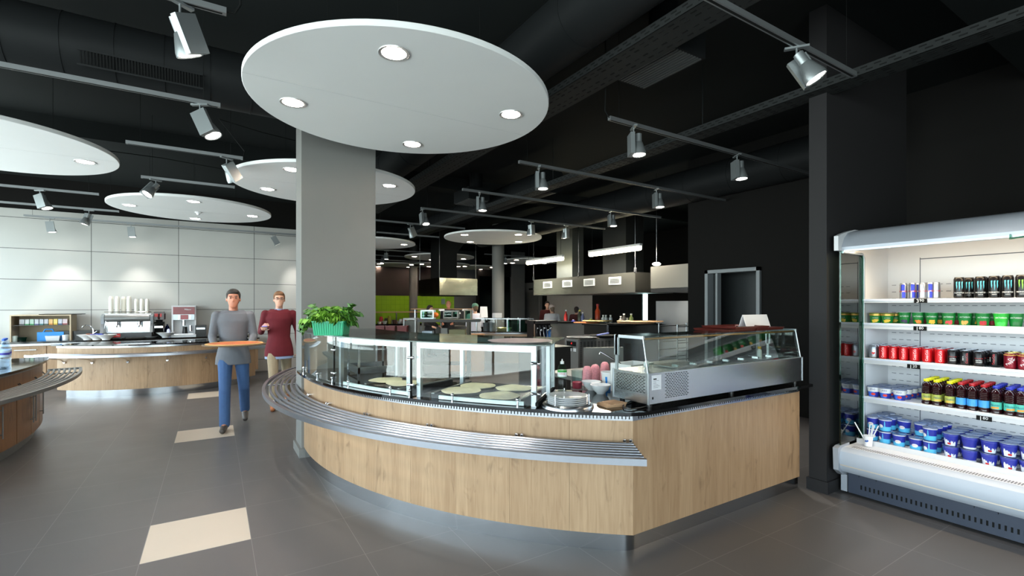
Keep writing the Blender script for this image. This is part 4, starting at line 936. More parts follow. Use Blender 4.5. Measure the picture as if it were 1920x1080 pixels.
# bottles
tea = mat('dark_tea', (38, 10, 14), .12, 0., .1, spec=.6)
def bottle(cap_rgb, nm, lab, lab2, label_txt):
    t = thing('tea_bottle', '', 'bottle'); prof = [(0, 0), (.026, 0), (.031, .006), (.031, .02), (.029, .024), (.031, .03)]
    prof += [(.030, .034), (.030, .088), (.0315, .094)]
    for k in range(4): prof += [(.029, .098 + k * .013), (.032, .105 + k * .013)]
    prof += [(.030, .152), (.024, .168), (.016, .176), (.015, .186)]
    part(MB().lathe(prof, 24), 'bottle_body', tea, t)
    part(MB().lathe([(.0185, .183), (.019, .185), (.019, .199), (.017, .201), (0, .201)], 20), 'bottle_cap', mat('cap_' + nm, cap_rgb, .35, 0., .04), t)
    part(patch(.0312, 0, 360, .035, .087, 24), 'label_wrap', lab, t)
    if lab2: part(merge(patch(.0317, 140, 225, .037, .050, 8, .003)), 'label_stripe', lab2, t)
    if label_txt: part(tx(label_txt, .020, wrap(.0322, .064)), 'brand_print', mat('navy_ink', (20, 40, 110), .4), t)
    return Proto(t)
laby = mat('label_lime', (176, 184, 84), .4, 0., .15, 30); labb = mat('label_sky', (70, 160, 225), .4, 0., .08, 30)
by_ = bottle((225, 215, 30), 'yellow', laby, yel, 'Nestea'); br_ = bottle((170, 24, 30), 'red', labb, None, ''); bb_ = bottle((40, 50, 160), 'blue', mat('label_teal', (80, 190, 170), .4, 0., .15, 30), mat('label_orange', (235, 150, 50), .4), 'Nestea')
sides = lambda s: s
# shelf 1
g = 'slim cans on the top shelf'
for i, (px, pr, l) in enumerate(((1694, rb, 'blue and silver slim can at the left end of the top shelf'), (1711, rb, 'blue and silver slim can second on the top shelf'), (1730, sf, 'pale silver slim can third in the front row of the top shelf'), (1744, rb, 'blue and silver slim can between two pale ones on the top shelf'), (1755.5, sf, 'pale silver slim can at the right end of the slim cans'))):
    x = 4.90 + (.02 if i > 2 else 0); y, _ = onx(px, x); pr.put((x, y, SH[0]), R.uniform(-.2, .2) + .25, l, g)
y, _ = onx(1721, 4.98); rb.put((4.98, y, SH[0]), .3, 'blue and silver slim can half hidden behind the second one', g)
g = 'tall black cans on the top shelf'
for i, (px, pr, l, x) in enumerate(((1798.5, mo, 'tall black can with blue claw mark, leftmost in front', 4.885), (1817, mo, 'tall black can set back behind the gap next to the leftmost', 4.99), (1838.5, mo, 'tall black can with blue claw mark, second in front', 4.885), (1864, mo, 'tall black can with blue claw mark, third in front', 4.875), (1889.5, mo, 'tall black can with blue claw mark, fourth in front', 4.865), (1916, mg_, 'tall black can with lime green claw mark at the right edge', 4.86))):
    y, _ = onx(px, x); pr.put((x, y, SH[0]), .25, l, g)
for i, px in enumerate((1842, 1866, 1890)):
    y, _ = onx(px, 4.97); mo.put((4.972, y, SH[0]), .2, 'tall black can standing behind the ' + ['second', 'third', 'fourth'][i] + ' front one', g)
# shelf 2
g = 'green yoghurt cups on the second shelf'
for px, x, l in ((1642, 4.89, 'leftmost'), (1664, 4.885, 'second from left')): y, _ = onx(px, x); gpot.put((x, y, SH[1]), .3, f'wide green pot with gold lid, {l} on the second shelf', 'gold-lidded pots')
y, _ = onx(1680, 4.98); gpot.put((4.98, y, SH[1]), .1, 'wide green pot with gold lid set back behind the second one', 'gold-lidded pots')
for k, (px, x) in enumerate(((1696, 4.89), (1722, 4.90), (1747, 4.88), (1779, 4.87), (1809, 4.88), (1843, 4.87), (1877, 4.86), (1905, 4.90))):
    y, _ = onx(px, x); gl_[k].put((x, y, SH[1]), .25, f'green yoghurt cup with {fruits[k][0]} print on the second shelf', g)
for k, (px, x, b) in enumerate(((1733, 4.99, 'orange'), (1762, 4.98, 'peach'), (1794, 4.97, 'strawberry'), (1827, 4.97, 'muesli'), (1860, 4.96, 'cherry'))):
    y, _ = onx(px, x); gl_[(k * 3 + 5) % 6].put((x, y, SH[1]), R.uniform(0, 1), f'green yoghurt cup in the back row, right of the {b} one', g)
# shelf 3: cans five deep
g = 'soda cans on the third shelf'
ycol = 1.868
names = ['silver light cola can'] + ['red cola can'] * 6 + ['black cola can with bold white print', 'black cola can with red script', 'black cola can with bold print'] + ['black cola can'] * 0
prs = [cl_] + [cc] * 6 + [czx, cz, czx]
yy = [1.872, 1.800, 1.730, 1.660, 1.585, 1.505, 1.425, 1.350, 1.275, 1.200]
for c_ in range(10):
    for r_ in range(4):
        pr = prs[c_]
        where = ['front row', 'second row', 'third row', 'back row'][r_]
        pr.put((4.872 + r_ * .069, yy[c_] + (.004 if r_ % 2 else 0), SH[2]), .28 + R.uniform(-.12, .12), f'{names[c_]}, {ORD[c_]} column from the left, {where}', g)
for i, (x, y) in enumerate(((4.945, 1.128), (5.015, 1.122), (5.085, 1.118), (5.09, 1.05))):
    cz.put((x, y, SH[2]), -.3, 'black cola can set back at the right end, ' + ['nearest', 'second back', 'third back', 'rightmost at the very back'][i], g)
for c_ in range(5):
    for r_ in range(3):
        y = onx(1894, 4.87)[0] - c_ * .07
        if y - .03 < .7 : continue
        drp.put((4.872 + r_ * .07, y, SH[2]), .3 + .1 * c_, f'dark red can with yellow rim, {["leftmost", "second", "third", "fourth", "fifth"][c_]} column, {["front", "middle", "back"][r_]} one', 'dark red cans on the third shelf')
# shelf 4
for c_, px in enumerate((1638, 1660, 1687)):
    for r_ in range(4):
        if c_ == 0 and r_ == 3: continue
        y, _ = onx(px, 4.885); ys.put((4.885 + r_ * .10, y - r_ * .006, SH[3]), .2, f'blue and white yoghurt cup with red mark, {["left", "middle", "right"][c_]} column, {["front", "second", "third", "back"][r_]} row', 'small yoghurt block on the fourth shelf')
bl = [(1737, by_, 'yellow'), (1756, by_, 'yellow'), (1781, by_, 'yellow'), (1802, br_, 'red'), (1823, br_, 'red'), (1845, br_, 'red'), (1868, bb_, 'blue'), (1893, bb_, 'blue'), (1913, bb_, 'blue')]
cn = {}
for c_, (px, pr, cn_) in enumerate(bl):
    k = cn.get(cn_, 0); cn[cn_] = k + 1
    y0, _ = onx(px, 4.87)
    for r_ in range(5):
        pr.put((4.872 + r_ * .067 + (.01 if c_ in (1, 8) else 0) - (.012 if c_ in (1,) else 0), y0 + r_ * .004, SH[3]), R.uniform(-.5, .6) + .2, f'dark tea bottle with {cn_} cap, {["left", "middle", "right"][k]} column of its colour, {["front", "second", "third", "fourth", "back"][r_]} row', f'tea bottles with {cn_} caps')
# lower deck: double-stacked cups
ZD = .425
def ypx(px, x): return onx(px, x)[0]
rows = ['front', 'second', 'third', 'back']
def stack(px, x, pr, col, nrow, tiers, h, label, g, dz=.0):
    for r_ in range(nrow):
        for t_ in range(tiers if not isinstance(tiers, (list, tuple)) else tiers[r_]):
            xx = x + r_ * .096
            pr.put((xx, ypx(px, x) - .002 * r_, ZD + t_ * (h + .002)), .2 + R.uniform(-.3, .3), f'{label}, {col} column, {rows[r_]} row, {["lower", "upper"][t_]} layer', g)
g = 'blue yoghurt cups stacked on the bottom deck'
stack(1637, 4.80, dn, 'leftmost', 4, 2, .10, 'blue yoghurt cup with white oval', g)
stack(1659.5, 4.78, dn2, 'second', 3, 2, .10, 'blue yoghurt cup with white oval', g)
stack(1686, 4.77, dn, 'third', 4, [1, 2, 1, 1], .10, 'blue yoghurt cup with white oval', g)
stack(1717.5, 4.755, dn, 'fourth', 4, [1, 2, 2, 2], .10, 'blue yoghurt cup with white oval', g)
stack(1744, 4.745, dn2, 'fifth', 4, 2, .10, 'blue yoghurt cup with white oval', g)
g = 'blue dessert cups stacked on the bottom deck'
for i, px in enumerate((1783, 1818, 1855, 1892)):
    stack(px, 4.74, fa2 if i == 1 else fa, ['first', 'second', 'third', 'fourth'][i], 4, 2, .092, 'blue dessert cup with ' + ('plain front' if i == 1 else 'cream splash'), g)
stack(1929, 4.74, fa, 'right-edge', 3, 2, .092, 'blue dessert cup with cream splash', g)
# spoons in a paper cup
x = 4.64; y = ypx(1628, x)
t = thing('spoon_cup', 'white paper cup with small colourful print on the front edge of the deck', 'cup', (x, y, .404))
part(MB().lathe([(0, 0), (.026, 0), (.034, .085), (.037, .087), (.033, .087), (.025, .003)], 24), 'cup_body', paper, t); part(fruit(MB(), .027, .035, .085, .04, .05, -.012, .012, 8, 4), 'print', mat('blue_ink', (70, 110, 180), .4), t)
for i, (dx, dy, l) in enumerate(((0, .085, 'leaning far left'), (0, -.012, 'standing nearly upright at the back'), (.01, -.026, 'upright in the middle'), (-.01, -.04, 'leaning slightly right'), (0, -.06, 'leaning furthest right'))):
    solo(MB().tube([(0, -dy * .12, .0), (dx, dy * 1.0, .17)], .0045, 8), 'plastic_spoon', white, f'white plastic spoon handle {l} in the paper cup', 'spoon', (x + (i - 2) * .006, y + dy * .12, .415), group='spoons in the paper cup')
# ================================================================ LEFT ISLAND
OL = (-6.9, 7.3)
li = thing('serving_counter', 'brown oak island with long bar handles cut off by the left edge', 'counter', (-2.2, 7.3, 0))
LA0, LA1 = -26., 12.2
def lseg(a, b, r0=5.12, r1=5.145, z0=.12, z1=.62): return MB().arc(OL, r0, r1, z0, z1, a, b, 8)
oak_l = woodmat('amber_oak_board', (146, 104, 64), (106, 70, 40), .15)
doors = [(-22, -17.4), (-17.3, -12.7), (-12.6, -8.0), (-7.9, -3.3), (-3.2, 1.6), (1.7, 6.3), (6.4, 12.15)]
part(MB().arc(OL, 5.12, 5.145, .63, .855, LA0, LA1, 40), 'oak_band', oak_l, li, w=True)
for i, (a, b) in enumerate(doors):
    d_ = part(lseg(a + .04, b - .04), 'door', oak_l, li, w=True)
    ha = a + .5 if i % 2 else b - .5
    if i == len(doors) - 1: ha = a + .5
    x, y = pol(5.175, ha, OL); x2, y2 = pol(5.145, ha, OL)
    part(MB().tube([(x, y, .26), (x, y, .58)], .006, 8).cyl((x, y, .30), (x2, y2, .30), .005, n=8).cyl((x, y, .54), (x2, y2, .54), .005, n=8), 'handle', steel_d, d_, w=True)
part(MB().arc(OL, 4.6, 5.12, .12, .855, LA1 - .3, LA1, 2).arc(OL, 4.55, 4.6, .12, .855, LA0, LA1, 20), 'end_panel', oak_l, li, w=True)
part(MB().arc(OL, 4.6, 5.08, 0, .12, LA0, LA1 - .6, 30), 'plinth', steel_d, li, w=True)
part(MB().arc(OL, 5.11, 5.148, .855, .885, LA0, LA1, 40), 'vent_band', steel_d, li, w=True)
part(MB().arc(OL, 4.45, 5.20, .885, .91, LA0, LA1 + .4, 50), 'stone_top', stone, li, w=True)
lr = thing('tray_rail', 'dark looking tubular tray rail on the left island', 'tray rail', (-1.6, 7.6, .7))
for k in range(6): part(MB().tube([(*pol(5.20 + k * .05, LA0 + (LA1 + .3 - LA0) * j / 50, OL), .735) for j in range(51)], .0125, 8), 'rail_tube', steel_d, lr, w=True)
part(MB().arc(OL, 5.49, 5.52, .712, .748, LA0, LA1 + .5, 50).arc(OL, 5.19, 5.52, .722, .748, LA1 + .3, LA1 + .55, 2), 'front_bar', steel_d, lr, w=True)
for a in (-9, -3, 3, 9):
    m = MB()
    for da in (-.2, .2): m.tube([(*pol(5.15, a + da, OL), .75), (*pol(5.18, a + da, OL), .715), (*pol(5.5, a + da, OL), .715)], .006, 8)
    part(m, 'bracket', chrome, lr, w=True)
# water bottles on it
wtr = glassmat('water_bottle_plastic', (240, 246, 252), .08, 1.4); cap_b = mat('bottle_cap_blue', (30, 90, 200), .35)
t = thing('water_bottle', '', 'bottle')
part(MB().lathe([(0, 0), (.04, 0), (.044, .01), (.044, .06), (.040, .065), (.044, .075), (.044, .11), (.040, .117), (.044, .124), (.044, .2), (.038, .24), (.016, .285), (.015, .3)], 24), 'bottle_body', wtr, t)
part(MB().lathe([(.0447, .125), (.0447, .195)], 24), 'label_wrap', mat('water_label', (190, 215, 240), .5, 0., .2, 30), t); part(MB().lathe([(.0452, .15), (.0452, .172)], 24), 'label_stripe', mat('label_deep_blue', (60, 60, 170), .4), t)
part(MB().lathe([(.017, .297), (.017, .315), (0, .316)], 16), 'bottle_cap', cap_b, t)
wb = Proto(t)
x0, y0 = at(6, 693, .91)
k = 0
for i in range(2):
    for j in range(3):
        wb.put((x0 - .12 + i * .11 - .02 * j, y0 + .02 + j * .105 + .03 * i, .91), R.random(), f'clear water bottle with blue cap on the left island, {["left", "right"][i]} of pair, {["nearest", "middle", "furthest"][j]} row', 'water bottles on the left island')
# ================================================================ COFFEE BAR (round front)
OC = (-.85, 12.45); CA0, CA1 = 224., 322.
cb_ = thing('coffee_counter', 'rounded pale oak coffee counter in front of the panelled wall', 'counter', (-.85, 10.6, 0))
for k in range(7):
    a, b = CA0 + (CA1 - CA0) * k / 7, CA0 + (CA1 - CA0) * (k + 1) / 7
    part(MB().arc(OC, 1.98, 2.0, .125, .845, a + .03, b - .03, 8), 'oak_panel', oak, cb_, w=True)
part(MB().arc(OC, 1.60, 1.98, .125, .845, CA0, CA0 + .6, 2).arc(OC, 1.60, 1.98, .125, .845, CA1 - .6, CA1, 2).arc(OC, 1.36, 1.38, .1, .845, CA0, CA1, 30), 'end_panel', oak, cb_, w=True)
part(MB().arc(OC, 1.5, 1.93, 0, .125, CA0 + 3, CA1 - 2, 40), 'plinth', steel_v, cb_, w=True)
part(MB().arc(OC, 1.97, 2.01, .845, .882, CA0, CA1, 50), 'vent_band', steel, cb_, w=True)
part(MB().arc(OC, 1.3, 2.07, .882, .905, CA0 - 1, CA1 + 1, 60), 'stone_top', stone, cb_, w=True)
cr = thing('tray_rail', 'white gleaming tray rail on the coffee counter', 'tray rail', (-.85, 10.3, .7))
for k in range(6): part(MB().tube([(*pol(2.06 + k * .05, CA0 - 3 + (CA1 - CA0 + 3) * j / 50, OC), .74) for j in range(51)], .0125, 8), 'rail_tube', bar_m, cr, w=True)
part(MB().arc(OC, 2.34, 2.37, .715, .755, CA0 - 4, CA1, 60), 'front_bar', bar_m, cr, w=True)
for a in (229, 243, 258, 274, 291, 308): part(MB().tube([(*pol(2.0, a, OC), .60), (*pol(2.08, a, OC), .66), (*pol(2.33, a, OC), .715)], .012, 8).cyl((*pol(1.999, a, OC), .60), (*pol(2.02, a, OC), .60), .018, n=12), 'bracket', chrome, cr, w=True)
# back counter along the wall
bk = thing('back_counter', 'long oak back counter with dark worktop along the panelled wall', 'counter', (-1.5, 12.6, 0))
part(MB().box((-4.5, 12.28, .1), (.6, 12.89, .86)).box((-4.5, 12.34, 0), (.6, 12.88, .1)), 'carcass', oak, bk, w=True)
part(MB().box((-4.5, 12.27, .82), (.6, 12.279, .86)), 'steel_strip', steel, bk, w=True)
part(MB().box((-4.55, 12.2, .865), (.65, 12.899, .90)), 'worktop', stone, bk, w=True)
x = -4.45
while x < .5:
    d_ = part(MB().box((x + .005, 12.262, .12), (x + .58, 12.28, .81)), 'door', oak, bk, w=True)
    part(MB().box((x + .15, 12.24, .74), (x + .45, 12.262, .755)), 'handle', steel, d_, w=True); x += .59
# open cabinet with cups and boxes
yb = 12.42
xa = ony(18, yb)[0]; xb = ony(133, yb)[0]; zb = .90; zt = 1.375
oc = thing('open_shelf_unit', 'pale open box shelf on the back counter holding a row of tea boxes', 'shelf', (xa, yb, zb))
part(MB().box((xa, yb, zb), (xa + .02, 12.88, zt)), 'side_panel', mat('beige_board', (196, 178, 150), .6, 0., .05, 4), oc, w=True); part(MB().box((xb - .02, yb, zb), (xb, 12.88, zt)), 'side_panel', MATS['beige_board'], oc, w=True)
part(MB().box((xa, yb, zt), (xb, 12.88, zt + .02)), 'top_board', MATS['beige_board'], oc, w=True)
part(MB().box((xa + .02, 12.86, zb), (xb - .02, 12.88, zt)), 'back_board', MATS['beige_board'], oc, w=True)
part(MB().box((xa + .02, yb + .06, 1.19), (xb - .02, 12.86, 1.2)), 'glass_shelf', mat('smoked_shelf', (70, 70, 66), .2), oc, w=True)
tb_c = [(200, 202, 206), (206, 210, 208), (180, 205, 190), (196, 200, 206), (190, 196, 204), (200, 200, 206), (232, 190, 130), (238, 214, 130), (196, 200, 210), (214, 196, 200)]
for k in range(10):
    t = thing('tea_box', f'small pale tea box on the upper shelf, {ORD[k]} from the left', 'box', (xa + .14 + k * (xb - xa - .24) / 9.2, yb + .16, 1.2), group='tea boxes on the shelf')
    part(MB().box((-.038, -.05, 0), (.038, .06, .11)), 'carton', mat(f'tea_carton_{k}', tb_c[k], .6), t)
    part(MB().box((-.038, -.0508, .0), (.038, -.05, .022)), 'colour_strip', mat(f'tea_strip_{k}', [(90, 90, 90), (60, 150, 90), (50, 150, 80), (90, 90, 140), (60, 120, 120), (70, 90, 70), (220, 140, 40), (220, 180, 40), (60, 80, 120), (150, 60, 60)][k], .5), t)
def onb(px, Y=12.5): return ony(px, Y)[0]
blue_b = mat('sky_blue_plastic', (40, 140, 215), .4)
solo(MB().lathe([(.045, 0), (.05, .1), (.046, .1), (.04, .005)], 20), 'ceramic_cup', mat('mint_white', (214, 226, 220), .3), 'pale mug at the left inside the open box shelf', 'mug', (onb(27), 12.5, .901))
solo(MB().lathe([(.05, 0), (.06, .05), (.07, .07), (.066, .07), (.045, .005)], 20), 'glass_dish', glass_g, 'small glass dish beside the mug in the shelf', 'dish', (onb(41), 12.52, .901))
t = thing('storage_box', 'bright blue plastic box with handle inside the shelf', 'box', (onb(98), 12.6, .901))
part(MB().prism([(-.22, -.08), (.16, -.08), (.16, .08), (-.22, .08)], 0, .16), 'box_body', blue_b, t); part(MB().tube([(-.15, 0, .15), (-.12, 0, .21), (-.02, 0, .21), (.0, 0, .16)], .015, 8), 'handle', blue_b, t)
solo(MB().lathe([(0, 0), (.85, 0), (1, .09), (.96, .09), (.8, .01), (0, .01)], 4, T=Matrix.Diagonal((.15, .09, 1, 1)) @ Matrix.Rotation(PI / 4, 4, 'Z')), 'white_basin', porc, 'white oblong dish in front of the blue box', 'dish', (onb(101), 12.46, .901))
solo(MB().lathe([(.05, 0), (.055, .1), (.051, .1), (.046, .005)], 20), 'white_jar', porc, 'white jar at the right inside the shelf', 'jar', (onb(124), 12.46, .901))
solo(MB().box((-.085, -.1, 0), (.085, .1, .13)).box((-.09, -.105, .12), (.09, .105, .135)), 'white_container', mat('purple_white', (222, 214, 232), .4), 'white lidded container behind the white jar in the shelf', 'container', (onb(119) - .03, 12.68, .901))
solo(MB().cb((0, 0, .006), (.62, .34, .012)), 'dark_tray', black, 'thin dark tray lying on top of the open box shelf', 'tray', (onb(114), 12.65, zt + .02))
# sink splash, faucet
solo(MB().box((-.52, -.16, 0), (.52, .16, .17)), 'black_bin', mat('black_glossy', (24, 26, 28), .25), 'long low black box between the shelf and coffee machine', 'box', (onb(172, 12.7), 12.7, .9))
t = thing('tap', 'arched chrome tap in front of the long black box', 'tap', (onb(177), 12.42, .9))
part(MB().cyl((0, 0, 0), (0, 0, .12), .022, n=12).tube([(0, 0, .1), (-.01, 0, .2), (-.05, -.0, .27), (-.11, 0, .29), (-.16, 0, .26), (-.17, 0, .24)], .011, 10), 'spout', chrome, t); part(MB().tube([(.0, 0, .12), (.05, 0, .16)], .007, 8), 'lever', chrome, t)
# espresso machine
xm = onb(240, 12.45)
t = thing('espresso_machine', 'wide chrome espresso machine with red badge and cup towers on top', 'coffee machine', (xm, 12.5, .90))
part(MB().box((-.40, -.2, .02), (.40, .28, .12)), 'base_tray', mat('black_enamel', (30, 28, 36), .25), t)
part(MB().box((-.37, .0, .12), (.37, .27, .48)), 'boiler_housing', steel_v, t)
part(MB().cyl((-.36, -.06, .41), (.36, -.06, .41), .07, n=20), 'front_roll', steel_d, t)
part(MB().extr([(-.22, .12), (.27, .12), (.27, .5), (.0, .5), (-.13, .45), (-.1, .3), (-.19, .16)], -.42, -.37, axis='X'), 'side_panel', alu, t); part(MB().extr([(-.22, .12), (.27, .12), (.27, .5), (.0, .5), (-.13, .45), (-.1, .3), (-.19, .16)], .37, .42, axis='X'), 'side_panel', alu, t)
part(MB().box((-.38, -.02, .48), (.38, .27, .50)), 'cup_shelf', steel, t); part(MB().tube([(-.38, -.02, .54), (.38, -.02, .54)], .006, 6), 'cup_rail', chrome, t)
for x in (-.17, .19):
    part(MB().cyl((x, -.1, .27), (x, -.1, .34), .04, n=16).tube([(x, -.12, .285), (x + .02, -.24, .26)], .013, 8).tube([(x - .02, -.1, .27), (x - .03, -.1, .22)], .01, 6).tube([(x + .02, -.1, .27), (x + .03, -.1, .22)], .01, 6), 'group_head', chrome, t)
part(MB().tube([(-.34, -.12, .36), (-.36, -.14, .2), (-.35, -.16, .14)], .006, 6), 'steam_wand', chrome, t)
bd = part(MB().box((-.22, -.205, .035), (-.10, -.2, .105)), 'badge', red, t); part(MB().text('Coffee', .03, lambda a, b: (-.16 + a, -.2065, .07 + b)), 'badge_print', white, bd)
cupm = MB()
for k in range(24): cupm.lathe([(.038, k * .0135), (.04, k * .0135 + .005), (.037, k * .0135 + .0135)], 14)
cupm.lathe([(.036, .324), (.028, .36), (0, .36)], 14)
cs2 = MB()
for k in range(20): cs2.lathe([(.036, k * .0135), (.038, k * .0135 + .005), (.035, k * .0135 + .0135)], 14)
cs2.lathe([(.034, .27), (.026, .31), (0, .31)], 14)
pc = mat('paper_cup_cream', (240, 236, 226), .7, 0., .04, 60)
P_ = Proto(solo(cupm, 'paper_cup_tower', pc, '', 'cups')); P2_ = Proto(solo(cs2, 'paper_cup_tower', pc, '', 'cups'))
for i, dx in enumerate((-.29, -.19, -.10, -.0)): P_.put((xm + dx, 12.5 + (.1 if i != 2 else .17), 1.40), 0, f'tall tower of cream paper cups, {ORD[i]} from the left on the espresso machine', 'cup towers')
for i, dx in enumerate((.12, .21, .30)): P2_.put((xm + dx, 12.6, 1.40), 0, f'shorter tower of cream paper cups, {["left", "middle", "right"][i]} of the right three', 'cup towers')
# grinder
t = thing('coffee_grinder', 'tall black coffee grinder with red label beside the espresso machine', 'coffee grinder', (onb(298), 12.55, .90))
part(MB().box((-.1, -.12, 0), (.1, .14, .06)).box((-.085, -.02, .06), (.085, .14, .32)).cyl((0, .02, .32), (0, .02, .36), .06, n=14), 'grinder_body', black, t)
part(MB().lathe([(.05, .36), (.11, .38), (.11, .50), (0, .50)], 4, (0, .02, 0), T=Matrix.Rotation(0, 4, 'Z')).box((-.09, -.07, .37), (.09, .11, .54)), 'bean_hopper', mat('dark_hopper', (50, 22, 22), .25), t)
part(MB().box((-.075, -.074, .43), (.05, -.07, .50)), 'label', red, t)
part(MB().tube([(-.08, -.03, .08), (-.08, -.06, .28), (.08, -.06, .28), (.08, -.03, .08)], .007, 6).box((-.07, -.1, .2), (.07, -.04, .24)), 'fork', chrome, t)
# fully automatic machine
t = thing('bean_to_cup_machine', 'white and wine red automatic coffee machine on the back counter', 'coffee machine', (onb(345), 12.5, .90))
part(MB().box((-.22, -.16, .0), (.22, .3, .05)).box((-.22, -.02, .05), (-.19, .3, .66)).box((.19, -.02, .05), (.22, .3, .66)).box((-.22, .1, .05), (.22, .3, .66)).box((-.22, -.06, .64), (.22, .3, .67)), 'machine_body', wmet, t)
part(MB().box((-.19, -.065, .48), (.19, .1, .64)), 'wine_front', mat('wine_red_panel', (120, 14, 30), .25), t)
part(MB().text('Milano', .045, lambda a, b: (.07 + a, -.067, .585 + b)), 'front_print', white, t)
part(MB().box((-.19, -.05, .36), (.19, .1, .48)), 'key_panel', alu, t); part(MB().box((-.06, -.055, .37), (.08, -.05, .47)), 'display', mat('wine_red_display', (140, 40, 50), .25), t)
for x in (-.09, .11):
    for k in range(4): part(MB().cyl((x, -.056, .38 + k * .025), (x, -.05, .38 + k * .025), .008, n=8), 'button', chrome, t)
part(MB().cyl((.0, -.02, .24), (.0, -.02, .36), .035, n=12).cyl((.12, -.02, .12), (.12, -.02, .24), .03, n=12), 'outlet', chrome, t); part(MB().lathe([(.0, 0), (.05, 0), (.04, .12), (.045, .14), (.035, .14), (0, .02)], 16, (.02, -.04, .07)), 'dark_jug', blackp, t)
part(MB().box((-.17, -.14, .05), (.17, .0, .065)), 'drip_tray', chrome, t)
solo(MB().lathe([(.04, 0), (.044, .01), (.044, .17), (.03, .22), (.014, .24), (.014, .27), (0, .27)], 18), 'blue_bottle', glassmat('blue_bottle_glass', (60, 90, 160), .1), 'blue bottle between grinder and automatic machine', 'bottle', (onb(312.5), 12.65, .9))
solo(MB().lathe([(.03, 0), (.036, .1), (.03, .16), (.01, .18), (0, .18)], 18), 'white_bottle', mat('pale_lilac_plastic', (200, 205, 235), .4), 'small pale bottle beside the left foot of the automatic machine', 'bottle', (onb(317.5), 12.33, .9))
solo(MB().box((-.1, -.1, 0), (.1, .1, .24)).box((-.08, -.102, .15), (.08, -.1, .19), 1), 'small_black_box', [blackp, steel], 'small black box with a silver line right of the automatic machine', 'box', (onb(376.5), 12.5, .9))
bw_ = Proto(solo(MB().lathe([(0, 0), (.06, 0), (.065, .02), (.11, .06), (.16, .1), (.165, .105), (.155, .105), (.1, .065), (0, .02)], 30), 'serving_bowl', porc, '', 'bowl'))
for i, px in enumerate((164, 181.5, 199)):
    x, y = at(px, 648, .905); x, y = dp(px, 9.25); bw_.put((x, y, .905), 0, 'white serving bowl on the coffee counter, ' + ['leftmost with brown sachets', 'middle with blue sachets', 'right one of three, empty looking'][i], 'serving bowls on the coffee counter')
    if i < 2:
        for k in range(5): solo(MB().cb((0, 0, 0), (.09, .04, .008)), 'sugar_sachet', mat(['brown_sachet', 'blue_sachet'][i], [(150, 90, 60), (70, 90, 190)][i], .6), f'{["brown", "blue"][i]} sachet lying in the {["leftmost", "middle"][i]} white bowl', 'sachet', (x + R.uniform(-.06, .06), y + R.uniform(-.04, .04), 1.0 + k * .006), R.uniform(-1, 1), group=['brown sachets', 'blue sachets'][i])
x, y = ony(311, 12.4)[0], 12.4
bw_.put((x, 12.33, .9), 0, 'white bowl on the back counter left of the automatic machine')
solo(MB().lathe([(0, 0), (.08, 0), (.14, .035), (.13, .035), (0, .01)], 20), 'white_saucer', porc, 'white saucer between espresso machine and grinder', 'saucer', (onb(283, 12.4), 12.4, .9))
# ================================================================ KITCHEN
hoodm = mat('hood_steel', (150, 148, 140), .24, .9, .05, 1.2, .25)
h = thing('extractor_hood', 'long stainless extractor hood with four white grilles over the cooking line', 'extractor hood', (8, 9.6, 1.87))
part(MB().box((8, 7.62, 1.87), (9.3, 11.62, 2.32)), 'hood_box', hoodm, h, w=True)
part(MB().box((8.02, 7.64, 1.862), (9.28, 11.6, 1.871)), 'hood_underside', steel_d, h, w=True)
for px in (1027, 1064, 1105, 1153):
    y, d_ = onx(px, 8); g = part(MB().box((7.985, y - .20, 2.06), (8, y + .20, 2.24)), 'grille_frame', mat('pale_grille', (206, 208, 204), .5), h, w=True)
    s = MB()
    for k in range(8): s.box((7.981, y - .16, 2.09 + k * .016), (7.986, y + .16, 2.097 + k * .016))
    part(s, 'louvre', steel_d, g, w=True)
for px in (1000.5, 1085, 1191):
    y, d_ = onx(px, 8.02); part(MB().cyl((8.02, y, 2.3), (8.02, y, ZC), .008, n=6).box((8.0, y - .02, 2.3), (8.04, y + .02, 2.42)), 'hanger', steel, h, w=True)
part(MB().box((8.3, 10.2, 2.32), (8.7, 10.9, ZC)), 'exhaust_duct', mat('duct_galvanised', (96, 100, 98), .45, .5), h, w=True)
part(MB().box((8.4, 8.3, 2.32), (9.0, 9.1, ZC)), 'exhaust_duct', MATS['dark_duct_paint'], h, w=True)
h = thing('extractor_hood', 'plain stainless extractor hood panel beside the charcoal wall', 'extractor hood', (8.05, 6.6, 1.93))
part(MB().box((8.05, 5.9, 1.94), (9.3, 7.22, 2.41)), 'hood_box', mat('dull_hood_steel', (150, 146, 138), .35, .8, .05, 1.5), h, w=True)
part(MB().box((8.05, 5.9, 1.86), (9.3, 7.22, 1.935)), 'hood_skirt', blackp, h, w=True)
for y in (6.1, 7.1): part(MB().cyl((8.1, y, 2.4), (8.1, y, ZC), .008, n=6), 'hanger', steel, h, w=True)
